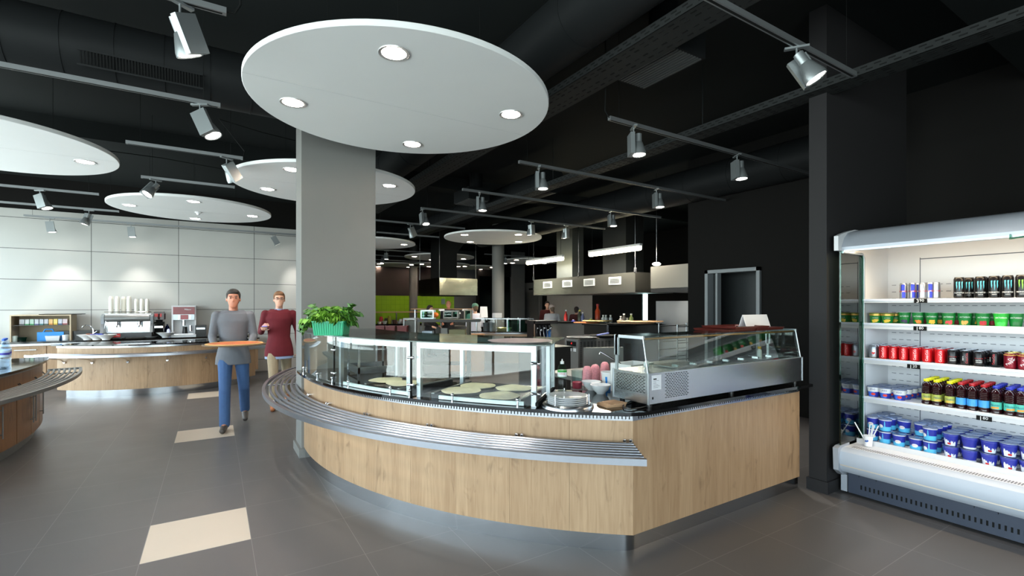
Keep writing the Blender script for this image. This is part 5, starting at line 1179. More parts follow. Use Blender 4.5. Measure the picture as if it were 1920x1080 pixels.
# strip lights above
for (pa, pb, l) in (((988, 492), (1056, 486), 'glowing fluorescent batten above the left end of the long hood'), ((1105, 476), (1202, 466), 'glowing fluorescent batten above the right half of the long hood')):
    X = 7.7; ya, da = onx(pa[0], X); yb, db = onx(pb[0], X); za, zb_ = zat(pa[1], da), zat(pb[1], db); z = (za + zb_) / 2
    t = thing('strip_light', l, 'strip light', (X, (ya + yb) / 2, z))
    part(MB().box((X - .04, yb, z + .04), (X + .04, ya, z + .09)), 'batten', wmet, t, w=True)
    part(MB().cyl((X, yb + .03, z), (X, ya - .03, z), .055, n=16), 'diffuser', mat('warm_strip_glow', (255, 248, 220), .4, emit=(255, 244, 205), es=12.), t, w=True)
    for y in (ya - .1, yb + .1): part(MB().cyl((X, y, z + .08), (X, y, ZC), .004, n=5), 'suspension_wire', black, t, w=True)
    ar = bpy.data.lights.new('strip_lamp', 'AREA'); ar.shape = 'RECTANGLE'; ar.size = abs(ya - yb); ar.size_y = .1; ar.energy = 45; ar.color = (1, .95, .82)
    lo = bpy.data.objects.new('strip_lamp', ar); COL.objects.link(lo); lo.parent = t; lo.matrix_local = Matrix.Translation((0, 0, -.07)) @ Matrix.Rotation(PI / 2, 4, 'Z')
x, y = dp(1231, 10.5); z = zat(495, 10.5)
t = thing('lamp_fitting', 'single small glowing lamp hanging before the plain hood', 'lamp', (x, y, z)); part(MB().sph((0, 0, 0), (.09, .09, .04), 8), 'lamp_glass', lampwhite, t); part(MB().cyl((0, 0, .03), (0, 0, ZC - z), .004, n=5), 'suspension_wire', black, t)
# cooking block
bl_ = thing('cooking_block', 'stainless cooking block under the long hood', 'kitchen block', (8, 10, 0))
part(MB().box((8, 9.25, .40), (9.2, 10.95, 1.08)), 'front_panel', mat('worn_steel_panel', (140, 139, 136), .4, .4, .08, 3, .1), bl_, w=True)
part(MB().box((7.97, 9.2, 1.08), (9.25, 11.0, 1.11)), 'top_plate', steel_d, bl_, w=True)
for y in (9.28, 10.9): part(MB().box((8.0, y - .03, 0), (8.06, y + .03, .4)), 'leg', steel, bl_, w=True)
part(MB().box((8.1, 9.3, .12), (9.1, 10.9, .16)), 'low_shelf', steel_d, bl_, w=True)
dk = thing('oven_counter', 'dark fronted oven counter with wide round boards on top', 'counter', (7.9, 8.2, 0))
xa = ony(1143, 8.2)[0]; xb = ony(1238, 8.2)[0]
part(MB().box((xa, 8.2, .86), (xb, 9.1, 1.09)), 'dark_front', mat('dark_oven_front', (32, 32, 30), .3), dk, w=True)
part(MB().box((xa - .03, 8.17, 1.09), (xb + .02, 9.15, 1.12)), 'top_plate', black, dk, w=True)
part(MB().box((xa, 8.25, .1), (xb, 9.1, .86)), 'cabinet', steel, dk, w=True); part(MB().box((xa + .05, 8.3, 0), (xb - .05, 9.05, .1)), 'plinth', steel_d, dk, w=True)
part(MB().box((xa - .05, 8.18, .1), (xa, 8.24, 1.12)), 'corner_post', steel, dk, w=True)
brd = mat('pizza_board', (205, 165, 125), .6, 0., .08, 4)
def boardp(px, py, d_, rr, z, label, mt=None):
    x, y = dp(px, d_); return solo(MB().lathe([(0, 0), (rr * .97, 0), (rr, .012), (rr * .97, .022), (0, .022)], 36), 'round_board', mt or brd, label, 'board', (x, y, z))
boardp(1200, 0, 10.9, .52, 1.20, 'wide pinkish round board overhanging the oven counter'); boardp(1192, 0, 10.9, .42, 1.165, 'round board under the wide pinkish one')
solo(MB().lathe([(0, 0), (.3, 0), (.34, .04), (.31, .045), (0, .02)], 30), 'black_pan', black, 'black pan stacked with the round boards at the oven corner', 'pan', (*dp(1165, 10.9), 1.121))
boardp(1120, 0, 12.2, .38, 1.17, 'round yellowish pizza on a board on the cooking block', mat('pizza_top', (214, 190, 130), .7, 0., .3, 12)); boardp(1100, 0, 12.3, .34, 1.12, 'orange pizza board lower on the cooking block', mat('pizza_orange', (190, 110, 60), .7, 0., .3, 12))
solo(MB().lathe([(0, 0), (.36, 0), (.40, .03), (.37, .035), (0, .01)], 30), 'black_pan', black, 'large black pan on the left of the cooking block', 'pan', (*dp(1062, 12.8), 1.111))
def bottle_(px, d_, z, h, r_, rgb, label, nm='bottle', top=None):
    x, y = dp(px, d_)
    t = thing('sauce_bottle', label, 'bottle', (x, y, z)); part(MB().lathe([(0, 0), (r_, 0), (r_, h * .6), (r_ * .45, h * .75), (r_ * .4, h * .9)], 14), 'bottle_body', mat('bt_%d_%d_%d' % rgb, rgb, .3), t)
    part(MB().lathe([(r_ * .5, h * .88), (r_ * .5, h), (0, h)], 10), 'cap', mat('ct_%s' % (top or 'w'), {'y': (220, 210, 80), 'r': (180, 40, 40), None: (225, 225, 225)}[top], .4), t)
bottle_(1061, 13.2, 1.11, .34, .05, (170, 40, 36), 'red sauce bottle behind the cook on the block'); bottle_(1087, 13.0, 1.11, .34, .06, (60, 66, 50), 'dark bottle with yellow cap on the cooking block', top='y'); bottle_(1092.5, 12.9, 1.11, .28, .05, (110, 120, 160), 'bluish bottle next to the yellow capped one'); bottle_(1075, 12.8, 1.11, .08, .06, (60, 60, 150), 'small blue jar on the cooking block'); bottle_(1108, 13, 1.11, .12, .07, (190, 200, 90), 'small lime tub on the cooking block')
bottle_(1120.5, 13.4, 1.11, .5, .075, (200, 70, 26), 'tall orange apron-like bottle against the dark glass', top='r')
for i, (px, h_) in enumerate(((1131, .2), (1136, .2), (1145, .2))): bottle_(px, 12.5, 1.12, h_, .05, (190, 196, 196), f'pale glass jar on the dark back of the block, {["left", "middle", "right"][i]} of three')
for i, (px, h_, c_) in enumerate(((1164, .2, (90, 90, 88)), (1170, .26, (60, 60, 58)), (1176, .16, (120, 130, 120)), (1183.5, .26, (150, 170, 110)))): bottle_(px, 11.2, 1.12, h_, .05, c_, 'small condiment bottle by the black pan, ' + ['leftmost grey', 'dark one', 'stubby pale one', 'green one with white cap'][i])
# tall steel fridge by the wall, and a narrow one
y0, _ = onx(1292, 9.6); y1, _ = onx(1230, 9.6)
f_ = thing('tall_fridge', 'tall stainless fridge standing beside the charcoal wall', 'refrigerator', (9.6, (y0 + y1) / 2, 0))
part(MB().box((9.6, y0, .0), (10.4, y1, 1.68)), 'fridge_body', mat('light_fridge_steel', (206, 206, 208), .35, .5, .03), f_, w=True)
part(MB().box((9.57, y0, .15), (9.6, y1 - .12, 1.67)), 'fridge_door', MATS['light_fridge_steel'], f_, w=True); part(MB().box((9.55, y1 - .1, .7), (9.575, y1 - .06, 1.1)), 'handle', steel, f_, w=True)
# wire rack before it
rk = thing('wire_rack', 'low steel wire rack seen through the cooler glass', 'rack', (*dp(1270, 8.2), 0)); m = MB()
for a in (0, .75):
    for b in (0, .4): m.cyl((a, b, 0), (a, b, 1.25), .012, n=8)
part(m, 'post', steel, rk)
for k in range(6): part(MB().box((0, 0, .5 + k * .14), (.75, .02, .512 + k * .14)).box((0, .38, .5 + k * .14), (.75, .4, .512 + k * .14)), 'shelf', steel, rk)
# prep table with control panel
X0, Y0 = 5.8, 6.95
pt = thing('chilled_prep_table', 'stainless chilled prep table with black control panel behind the counter', 'refrigerator', (X0, Y0, 0))
part(MB().box((X0, Y0, .1), (6.72, Y0 + .40, .93)), 'table_body', mat('prep_steel', (136, 136, 134), .35, .5, .06), pt, w=True)
part(MB().box((X0 - .008, Y0 + .03, .78), (X0, Y0 + .36, .90)), 'panel_frame', steel, pt, w=True); cpn = part(MB().box((X0 - .012, Y0 + .06, .80), (X0 - .008, Y0 + .33, .885)), 'control_panel', black, pt, w=True)
part(MB().text('-8', .05, lambda a, b: (X0 - .014, Y0 + .19 - a, .85 + b)), 'red_digits', mat('red_led', (230, 40, 40), .4, emit=(255, 30, 30), es=1.), cpn, w=True)
part(MB().box((X0 - .006, Y0 + .06, .70), (X0, Y0 + .14, .76)).box((X0 - .006, Y0 + .2, .70), (X0, Y0 + .28, .76)), 'white_switch', white, pt, w=True)
m = MB()
for r_ in range(24):
    for k in range(9): m.box((X0 + .04 + k * .09, Y0 - .001, .34 + r_ * .023), (X0 + .09 + k * .09, Y0 + .001, .35 + r_ * .023))
part(m, 'vent_slots', black, pt, w=True)
solo(MB().lathe([(0, 0), (.26, 0), (.3, .02), (.28, .022), (0, .006)], 30), 'oval_tray', steel, 'flat steel tray on the chilled prep table', 'tray', (X0 + .25, Y0 + .2, .945), 0)
solo(MB().cb((0, 0, .01), (.5, .34, .015)), 'wooden_lid', mat('greyed_board', (140, 128, 110), .6), 'greyish board lying under the steel tray on the prep table', 'board', (X0 + .3, Y0 + .2, .93))
solo(MB().lathe([(0, 0), (.2, 0), (.26, .05), (.24, .055), (0, .02)], 30), 'black_bowl', black, 'wide black bowl at the right end of the prep table', 'bowl', (X0 + .78, Y0 + .2, .931)); solo(MB().cb((0, 0, 0), (.28, .06, .02), ry=-.12), 'blue_spatula', mat('pale_blue', (140, 150, 230), .4), 'pale blue spatula lying across the wide black bowl', 'spatula', (X0 + .8, Y0 + .2, 1.0))
solo(MB().box((-.32, -.02, 0), (.32, .5, .9)).box((-.35, -.04, .9), (.35, .55, .93)), 'low_cabinet', mat('dark_low_steel', (84, 82, 80), .4, .6), 'low dark steel cabinet left of the chilled prep table', 'cabinet', (*dp(1038, 7.4), 0))
solo(MB().box((-.2, 0, 0), (.2, .03, .27)).box((-.2, -.1, .0), (.2, 0, .02)), 'steel_upstand', steel_d, 'bent steel plate standing behind the white tub', 'steel plate', (3.2, 3.45, .90), rad(-20))
bt = thing('work_table', 'stainless work table behind the topping cooler', 'table', (3.3, 3.6, 0))
part(MB().box((2.9, 3.4, .86), (4.9, 4.0, .90)), 'table_top', steel_d, bt, w=True)
for x in (2.95, 4.85):
    for y in (3.45, 3.95): part(MB().box((x - .02, y - .02, 0), (x + .02, y + .02, .86)), 'leg', steel, bt, w=True)
part(MB().box((2.95, 3.45, .3), (4.85, 3.95, .33)), 'low_shelf', steel_d, bt, w=True)
# ---------------------------------------------------------------- second curved counter with its glass case
o2 = dp(960, 15.2); 
c2 = thing('serving_counter', 'second curved oak counter with glass case, in the middle distance', 'counter', (*dp(930, 12.6), 0))
def pa(px): # angle on the ring of radius 3 seen at column px
    best = None
    for k in range(3600):
        a = k / 10; x, y = pol(3., a, o2); d_ = x * SA + y * CA; u = CX + FL * (x * CA - y * SA) / d_
        if d_ < 15.2 and (best is None or abs(u - px) < best[0]): best = (abs(u - px), a)
    return best[1]
a0, a1 = pa(884), pa(1000)
part(MB().arc(o2, 2.98, 3., .1, .84, a0, a1, 24), 'oak_panel', mat('pinkish_oak', (178, 150, 124), .5, 0., .08, 8, stretch=(1, 1, .2)), c2, w=True)
part(MB().arc(o2, 2.3, 3.06, .88, .905, a0, a1, 24), 'stone_top', stone, c2, w=True); part(MB().arc(o2, 2.99, 3.01, .84, .88, a0, a1, 24), 'vent_band', steel, c2, w=True)
part(MB().arc(o2, 3.06, 3.4, .70, .73, a0, a1, 24), 'tray_ledge', steel, c2, w=True)
g2 = thing('glass_display_case', 'distant glass display case with steel frames on the second curved counter', 'display case', (*dp(930, 12.6), .905))
aa, ab, ac, ad = pa(893), pa(951), pa(975), pa(1000)
part(MB().arc(o2, 2.99, 2.995, .91, 1.24, aa, ab, 16), 'front_pane', glass, g2, w=True); part(MB().arc(o2, 2.35, 3.0, 1.24, 1.25, aa, ab, 16), 'top_pane', glass, g2, w=True)
part(MB().arc(o2, 2.97, 3.0, 1.215, 1.24, aa, ad, 24), 'top_rail', steel, g2, w=True)
for a in (aa, ab, ac, ad):
    for r_ in (2.98, 2.4): part(MB().cb((*pol(r_, a, o2), 1.075), (.03, .03, .34), rz=rad(a)), 'post', steel, g2, w=True)
part(MB().arc(o2, 2.99, 2.995, .75, 1.19, ab, ad, 16), 'side_pane', glass_g, g2, w=True)
for i, (px, d_, h_, w_, rgb, l) in enumerate(((912, 12.9, .2, .1, (80, 86, 92), 'dark metal canister in the distant glass case'), (922, 12.9, .24, .09, (120, 126, 132), 'grey metal canister in the distant glass case'), (945, 13.0, .06, .22, (220, 214, 150), 'pale yellow tongs dish in the distant glass case'))):
    solo(MB().lathe([(w_ * .8, 0), (w_, h_), (w_ * .9, h_), (w_ * .7, .01), (0, .01)], 18), 'food_canister', mat(f'canister_{i}', rgb, .3, .6), l, 'canister', (*dp(px, d_), .906))
# espresso-like appliance on the right of it
x, y = dp(1016, 11.2)
t = thing('coffee_machine', 'busy chrome and black machine beside the distant glass case', 'coffee machine', (x, y, .6))
part(MB().box((-.25, -.2, 0), (.25, .25, .1)).box((-.25, .0, .1), (.25, .25, .55)).box((-.3, -.22, .55), (.3, .25, .62)), 'machine_body', blackp, t)
m = MB()
for k in range(5): m.tube([(-.2 + k * .09, -.15, .1), (-.22 + k * .1, -.12, .3), (-.18 + k * .09, -.05, .5)], .012, 6).sph((-.2 + k * .1, -.1, .45 - .05 * (k % 2)), .03, 6)
part(m, 'chrome_pipes', chrome, t); part(MB().box((.12, -.1, .1), (.2, 0, .4)), 'blue_tube', mat('blue_tube', (40, 90, 150), .4), t); part(MB().box((-.3, -.15, 0), (-.25, -.1, .62)), 'side_post', steel, t)
solo(MB().box((-.3, -.3, 0), (.3, .3, .6)), 'dark_cabinet', blackp, 'dark cabinet carrying the chrome and black machine', 'cabinet', (x, y, 0))
card(*dp(907, 12.3), 1.26, 0, .2, .28, 'white upright paper sign on the distant glass case', 'paper_sign'); 
solo(MB().box((-.1, -.08, 0), (.1, .08, .12)), 'receipt_printer', wmet, 'small white device on the distant glass case before the round column', 'device', (*dp(932, 12.5), 1.251))
solo(MB().lathe([(0, 0), (.19, 0), (.225, .012), (.2, .014), (0, .004)], 40), 'paper_menu_board', mat('lilac_grey_board', (168, 156, 158), .5), 'flat grey board lying on the right end of the glass top', 'board', (*at(975, 641, 1.324), 1.3235))
# ---------------------------------------------------------------- dark shelving frame with crates
def frame_box(m, x0, y0, z0, x1, y1, z1, s=.04):
    for x in (x0, x1):
        for y in (y0, y1): m.cb((x, y, (z0 + z1) / 2), (s, s, z1 - z0))
    for z in (z0 + .02, z1): m.cb(((x0 + x1) / 2, y0, z), (x1 - x0, s, s)).cb(((x0 + x1) / 2, y1, z), (x1 - x0, s, s)).cb((x0, (y0 + y1) / 2, z), (s, y1 - y0, s)).cb((x1, (y0 + y1) / 2, z), (s, y1 - y0, s))
xa, ya = dp(785, 10.2); 
df = thing('steel_shelving', 'dark steel shelving frame with boxes standing behind the glass case', 'shelf', (xa, ya, 0), -YAW)
m = MB(); frame_box(m, 0, 0, 0, 1.05, .5, 1.24, .05); part(m, 'frame', mat('dark_shelf_steel', (66, 62, 54), .4, .6), df)
part(MB().box((-.03, -.03, 1.22), (1.3, .53, 1.27)), 'top_plate', mat('black_brown_top', (30, 27, 24), .35), df)
part(MB().box((0, 0, .84), (1.05, .5, .86)).box((0, 0, .3), (1.05, .5, .32)), 'shelf_board', MATS['dark_shelf_steel'], df)
bxm = [('open_carton', (190, 165, 130), (.05, .02, .86, .40, .3, .93), 'brown flat carton in the dark shelving frame'), ('white_tub_stack', (190, 205, 220), (.06, .05, .95, .28, .3, 1.02), 'pale blue plastic tubs on the carton in the dark shelving'), ('metal_tin', (120, 120, 116), (.46, .1, .86, .6, .3, 1.08), 'round grey tin in the dark shelving'), ('olive_box', (120, 118, 84), (.64, .05, .86, .98, .4, 1.05), 'olive box right in the dark shelving')]
Tm = Matrix.Translation((xa, ya, 0)) @ Matrix.Rotation(-YAW, 4, 'Z')
for nm, c_, b_, l in bxm: p_ = Tm @ Vector((b_[0], b_[1], b_[2])); solo(MB().box((0, 0, 0), (b_[3] - b_[0], b_[4] - b_[1], b_[5] - b_[2])), nm, mat('bx_' + nm, c_, .6), l, 'box', (p_.x, p_.y, p_.z + .001), -YAW)
p_ = dp(872, 11.4); solo(MB().box((-.35, -.02, 0), (.45, .4, .88)), 'oak_cabinet', wood_b, 'golden brown cabinet between shelving frame and second counter', 'cabinet', (*p_, 0), -YAW)
p_ = dp(768, 10.9); sc_ = thing('steel_crate_stand', 'dark mesh-sided steel stand left of the shelving frame', 'stand', (*p_, 0), -YAW); m = MB(); frame_box(m, -.13, 0, .0, .13, .4, 1.26, .035); part(m, 'frame', steel_d, sc_); part(MB().box((-.12, .01, .7), (.12, .39, 1.22)), 'dark_panel', mat('mottled_dark_metal', (60, 60, 56), .35, .7, .4, 9), sc_)
# wine red crates
p0 = [dp(px, 10.8) for px in (714, 733.5, 755.5)]
for i, (x, y) in enumerate(p0): 
    t = thing('storage_crate', f'wine red plastic crate behind the glass top, {["left", "middle", "right"][i]} of three', 'crate', (x, y, .93), -YAW, group='wine red crates'); w_ = .12
    part(MB().lathe([(0, 0), (.9, 0), (1, .17), (1.04, .17), (1.04, .185), (.95, .185), (.86, .01), (0, .01)], 4, T=Matrix.Diagonal((.15, .15, 1, 1)) @ Matrix.Rotation(PI / 4, 4, 'Z')), 'crate_body', mat('wine_crate', (92, 26, 26), .4, 0., .1), t)
t = thing('low_table', 'dark low table carrying the wine red crates', 'table', (*dp(735, 10.9), 0), -YAW); part(MB().box((-.45, -.2, .89), (.45, .3, .93)), 'table_top', blackp, t)
for a in (-.42, .42): part(MB().box((a - .02, -.18, 0), (a + .02, -.14, .89)).box((a - .02, .24, 0), (a + .02, .28, .89)), 'leg', steel_d, t)
# far serving counter before the lime wall
fc = thing('far_buffet', 'long far buffet counter with steel gantry before the lime wall', 'counter', (*dp(740, 18), 0))
x0, y0 = dp(640, 17.5); x1, y1 = dp(768, 18.2)
part(MB().box((3.9, 17.0, 0), (6.6, 17.7, .84)), 'counter_front', mat('walnut_front', (120, 92, 72), .5), fc, w=True); part(MB().box((3.85, 16.9, .84), (6.65, 17.75, .9)), 'stone_top', stone, fc, w=True)
for x in (4.9, 5.75, 6.5): part(MB().box((x - .02, 17.3, .9), (x + .02, 17.34, 1.3)), 'gantry_post', steel, fc, w=True)
part(MB().box((4.85, 17.1, 1.3), (6.6, 17.5, 1.34)), 'gantry_shelf', mat('gantry_wood', (176, 140, 104), .5), fc, w=True)
cols = [(220, 215, 205), (180, 30, 30), (230, 230, 228), (60, 70, 40), (150, 150, 40), (225, 225, 220), (90, 60, 50), (230, 180, 150), (220, 225, 228), (235, 235, 235), (140, 40, 40), (210, 210, 205)]
for i in range(12):
    px = 712 + i * 4.6; x = ony(px, 17.15)[0]; hgt = [.08, .26, .1, .2, .28, .12, .14, .1, .08, .16, .2, .1][i]
    solo(MB().lathe([(0, 0), (.06, 0), (.075, hgt * .6), (.05 if hgt > .15 else .09, hgt), (0, hgt)], 14), 'condiment_jar' if hgt > .15 else 'small_dish', mat(f'far_item_{i}', cols[i], .4), f'{["white", "red", "white", "dark", "olive", "white", "brown", "pink", "pale", "white", "wine red", "grey"][i]} {"jar" if hgt > .15 else "dish"} on the far buffet, {ORD[i]} from the left', 'jar' if hgt > .15 else 'dish', (x, 17.15 + .12 * (i % 2), .901))
# right part of far buffet: counter where staff stand
fb = thing('far_counter', 'far service counter with heated gantry where two people stand', 'counter', (*dp(830, 15.4), 0), -YAW)
part(MB().box((-1.1, 0, 0), (1.1, .6, .86)).box((-1.15, -.05, .86), (1.15, .65, .9)), 'counter_body', mat('dull_counter_steel', (90, 88, 84), .4, .5), fb)
for a in (-.95, -.1, .95): part(MB().cb((a, .3, 1.17), (.03, .03, .55)), 'gantry_post', steel, fb)
part(MB().box((-1.05, .1, 1.43), (1.05, .5, 1.47)), 'gantry_shelf', MATS['gantry_wood'], fb)
def cooktop(px, d_, z, w_, h_, label, c_=(200, 215, 215)):
    x, y = dp(px, d_); t = thing('glass_cabinet', label, 'display case', (x, y, z), -YAW); m = MB()
    frame_box(m, -w_ / 2, 0, 0, w_ / 2, .3, h_, .03); part(m, 'frame', mat('cab_%d' % c_[0], c_, .35, .5), t); part(MB().box((-w_ / 2, -.004, 0), (w_ / 2, 0, h_)), 'pane', glass_g, t)
cooktop(801, 11.9, .9 + .33, .30, .21, 'white framed small glass cabinet left of the two staff', (210, 232, 236)); cooktop(840, 12.5, 1.23, .22, .19, 'dark small glass cabinet before the bald man', (130, 130, 126)); cooktop(853, 12.5, 1.23, .14, .19, 'second dark small glass cabinet beside the first', (131, 130, 126)); cooktop(877, 12.3, 1.18, .16, .27, 'narrow dark framed cabinet left of the white uniform', (120, 112, 100))
for i, (px, py) in enumerate(((828, 581), (872, 581), (858, 586.5))): x, y = dp(px, 13.2); card(x, y, zat(py + 2, 13.2), 0, .16, .05, 'slanted white menu card on the far gantry, ' + ['left', 'right', 'lowest'][i] + ' of three', 'menu_card')
solo(MB().box((-.09, -.01, 0), (.09, .01, .24)), 'wall_box', mat('grey_wall_box', (120, 140, 140), .5), 'small grey box fixed on the lime wall behind the bald man', 'wall box', (ony(831, 19.98)[0], 19.98, 1.62))
solo(MB().sph((0, 0, 0), (.09, .09, .07), 8), 'fruit_heap', mat('orange_fruit', (235, 120, 40), .5, 0., .3, 8), 'heap of orange fruit on the shelving frame top', 'fruit', (*dp(816, 12.2), 1.33))
# square black duct drop and the steel box hood under it
x, y = dp(824, 14.2)
h = thing('box_hood', 'hanging box hood with rippled steel sides under a black duct drop', 'extractor hood', (x, y, 1.88), 0)
part(MB().box((0, 0, 0), (1.27, 1.7, .51)), 'hood_box', mat('rippled_steel', (150, 147, 128), .16, 1., .08, 1.5, .6), h); part(MB().box((.05, .05, -.01), (1.22, 1.65, 0)), 'hood_underside', black, h)
part(MB().box((.05, .1, .51), (.62, .8, 1.3)).extr([(.05, 1.3), (.62, 1.3), (1.0, 1.75), (1.0, 2.2), (.05, 2.2)], .1, .8), 'duct_drop', black, h)
for a, b in ((.02, .05), (1.24, .05), (.02, 1.65)): part(MB().cyl((a, b, .5), (a, b, ZC - 1.88), .008, n=6), 'hanger', steel, h)
# ================================================================ PEOPLE
skin = mat('skin', (214, 164, 140), .5, 0., .05, 6); skin_r = mat('skin_warm', (196, 130, 104), .5, 0., .05, 6)
def capsule(m, p, q, r0, r1, n=12, sq=1.):
    m.cyl(p, q, r0, r1, n=n); m.sph(p, r0, 8 if n > 10 else 6); m.sph(q, r1, 8 if n > 10 else 6)
def chain(m, pts):
    for (p, r), (q, s) in zip(pts, pts[1:]): capsule(m, p, q, r, s)
def loft(m, rings, n=24):
    """elliptical rings (centre, rx, ry) closed into one solid"""
    v = []; f = []
    for c, rx, ry in rings:
        for k in range(n): t = 2 * PI * k / n; v.append((c[0] + rx * math.cos(t), c[1] + ry * math.sin(t), c[2]))
    for i in range(len(rings) - 1):
        for k in range(n): f.append((i * n + k, i * n + (k + 1) % n, (i + 1) * n + (k + 1) % n, (i + 1) * n + k))
    f += [tuple(range(n - 1, -1, -1)), tuple((len(rings) - 1) * n + k for k in range(n))]
    m.add(v, f)
def fuse(m, name, mt, parent, vox, smooth=4):
    """join overlapping solids into one continuous skin"""
    me = bpy.data.meshes.new(name); me.from_pydata(m.v, [], m.f)
    bm = bmesh.new(); bm.from_mesh(me); bmesh.ops.recalc_face_normals(bm, faces=bm.faces); bm.to_mesh(me); bm.free()
    o = bpy.data.objects.new(name + '_src', me); COL.objects.link(o)
    r = o.modifiers.new('r', 'REMESH'); r.mode = 'VOXEL'; r.voxel_size = vox
    s = o.modifiers.new('s', 'SMOOTH'); s.iterations = smooth; s.factor = .5
    dg = bpy.context.evaluated_depsgraph_get(); me2 = bpy.data.meshes.new_from_object(o.evaluated_get(dg)); me2.name = name
    bpy.data.objects.remove(o); bpy.data.meshes.remove(me)
    me2.materials.clear(); me2.materials.append(mt); me2.polygons.foreach_set('use_smooth', [True] * len(me2.polygons))
    ob = bpy.data.objects.new(name, me2); COL.objects.link(ob); ob.parent = parent; PW[ob.name] = PW[parent.name]
    return ob
def V3(*a): return Vector(a)
def hand(m, w, d, up, s=1., curl=.5, side=1):
    """palm, four bent fingers of different length and a thumb from the side of the palm; d = pointing direction, up = back of hand"""
    w, d, up = Vector(w), Vector(d).normalized(), Vector(up).normalized(); x = d.cross(up).normalized() * side; up = x.cross(d).normalized() * side
    for k in range(4):
        o = w + x * ((k - 1.5) * .019 * s); capsule(m, o, o + d * (.085 * s), .0125 * s, .0105 * s, 8)
    for k, L in enumerate((.066, .078, .072, .056)):
        o = w + x * ((k - 1.5) * .0205 * s) + d * (.085 * s); a = curl * .6; dd = (d * math.cos(a) - up * math.sin(a)); q = o + dd * (L * .45 * s); a2 = curl * 1.5; d2 = (d * math.cos(a2) - up * math.sin(a2)); e = q + d2 * (L * .3 * s); a3 = curl * 2.2; d3 = (d * math.cos(a3) - up * math.sin(a3))
        capsule(m, o, q, .0088 * s, .0082 * s, 8); capsule(m, q, e, .0082 * s, .0078 * s, 8); capsule(m, e, e + d3 * (L * .25 * s), .0078 * s, .007 * s, 8)
    o = w - x * (.026 * s) + d * (.02 * s); q = o + (d * .5 - x * .8 - up * .25).normalized() * (.042 * s); e = q + (d * .9 - x * .25 - up * .3).normalized() * (.034 * s)
    capsule(m, o, q, .0125 * s, .0105 * s, 8); capsule(m, q, e, .010 * s, .0085 * s, 8)
def person(loc, rz, label, P, vox=.0075, top=(90, 92, 96), trousers=(60, 85, 120), hair=(60, 44, 34), shoes=(50, 44, 40), sk=None, hem=.86, hair_kind='short', glasses=False, collar=None, cap=None, legs=True, apron=None):
    """P: joints in metres, facing -Y: head, sh_l/r, el_l/r, wr_l/r, hd_l/r (hand directions), hip_l/r, kn_l/r, an_l/r, toe_l/r"""
    sk = sk or skin
    t = thing('person', label, 'person', loc, rz)
    g = lambda k: V3(*P[k])
    b = MB(); hd = g('head'); nk = V3(hd.x * .8, hd.y + .02, hd.z - .16)
    pel = (g('hip_l') + g('hip_r')) / 2; ch = (g('sh_l') + g('sh_r')) / 2
    wdt = (g('sh_l') - g('sh_r')).length
    # head: skull, jaw, nose, ears, brow, lips
    b.sph(hd + V3(0, .012, .02), (.076, .094, .098), 12); loft(b, [(hd + V3(0, -.052, -.118), .022, .02), (hd + V3(0, -.044, -.10), .042, .04), (hd + V3(0, -.028, -.06), .058, .062), (hd + V3(0, -.01, -.01), .069, .078), (hd + V3(0, 0, .03), .07, .082)])
    b.add([(hd + V3(*q))[:] for q in ((-.009, -.083, .012), (.009, -.083, .012), (.015, -.09, -.034), (-.015, -.09, -.034), (0, -.108, -.030), (0, -.07, -.04), (0, -.07, .015))], [(0, 3, 4), (0, 4, 1), (1, 4, 2), (3, 5, 4), (4, 5, 2), (0, 1, 6), (3, 0, 6), (3, 6, 5), (1, 2, 6), (2, 5, 6)])
    for s in (-1, 1): b.sph(hd + V3(s * .077, .014, -.01), (.010, .018, .03), 6); b.sph(hd + V3(s * .03, -.078, .012), (.016, .008, .010), 6); b.sph(hd + V3(s * .04, -.055, -.03), (.02, .02, .022), 6)
    b.sph(hd + V3(0, -.082, .028), (.05, .012, .010), 6); b.sph(hd + V3(0, -.079, -.066), (.024, .012, .008), 6); b.sph(hd + V3(0, -.076, -.078), (.02, .012, .007), 6)
    chain(b, [(hd + V3(0, .015, -.05), .05), (nk, .054), (V3(ch.x, ch.y + .01, ch.z + .01), .062)])
    torso = [(pel + V3(0, 0, -.07), .13, .10), (pel + V3(0, 0, .03), .155, .115), (pel.lerp(ch, .3), .14, .105), (pel.lerp(ch, .6), .15, .11), (pel.lerp(ch, .85), wdt * .50, .112), (ch + V3(0, 0, .005), wdt * .44, .08), (ch + V3(0, .01, .045), wdt * .26, .055)]
    loft(b, torso)
    for s in 'lr':
        chain(b, [(g('sh_' + s) + V3(0, 0, -.01), .044), (g('sh_' + s).lerp(g('el_' + s), .5), .045), (g('el_' + s), .037), (g('el_' + s).lerp(g('wr_' + s), .35), .038), (g('wr_' + s), .025)])
        d = g('hd_' + s) if 'hd_' + s in P else (g('wr_' + s) - g('el_' + s)); up = V3(*P.get('up_' + s, (0, -1, 0)))
        chain(b, [(g('wr_' + s), .024), (g('wr_' + s) + d.normalized() * .02, .024)]); hand(b, g('wr_' + s) + d.normalized() * .015, d, up, 1., P.get('curl', .5), 1 if s == 'l' else -1)
        if legs: chain(b, [(g('hip_' + s), .085), (g('kn_' + s), .052), (g('kn_' + s).lerp(g('an_' + s), .3), .052), (g('an_' + s), .036)]); chain(b, [(g('an_' + s), .036), (g('toe_' + s), .03)])
    fuse(b, 'body', sk, t, vox)
    # eyes and brows
    em = MB()
    for s in (-1, 1): em.sph(hd + V3(s * .03, -.084, .013), (.011, .006, .006), 6)
    part(em, 'eyes', mat('dark_eye', (40, 32, 30), .3), t)
    hm = mat('hair_%d_%d' % (hair[0], hair[2]), hair, .7, 0., .25, 60, .4)
    bw2 = MB()
    for s in (-1, 1): bw2.cb(hd + V3(s * .031, -.089, .034), (.034, .008, .007))
    part(bw2, 'eyebrows', hm, t)
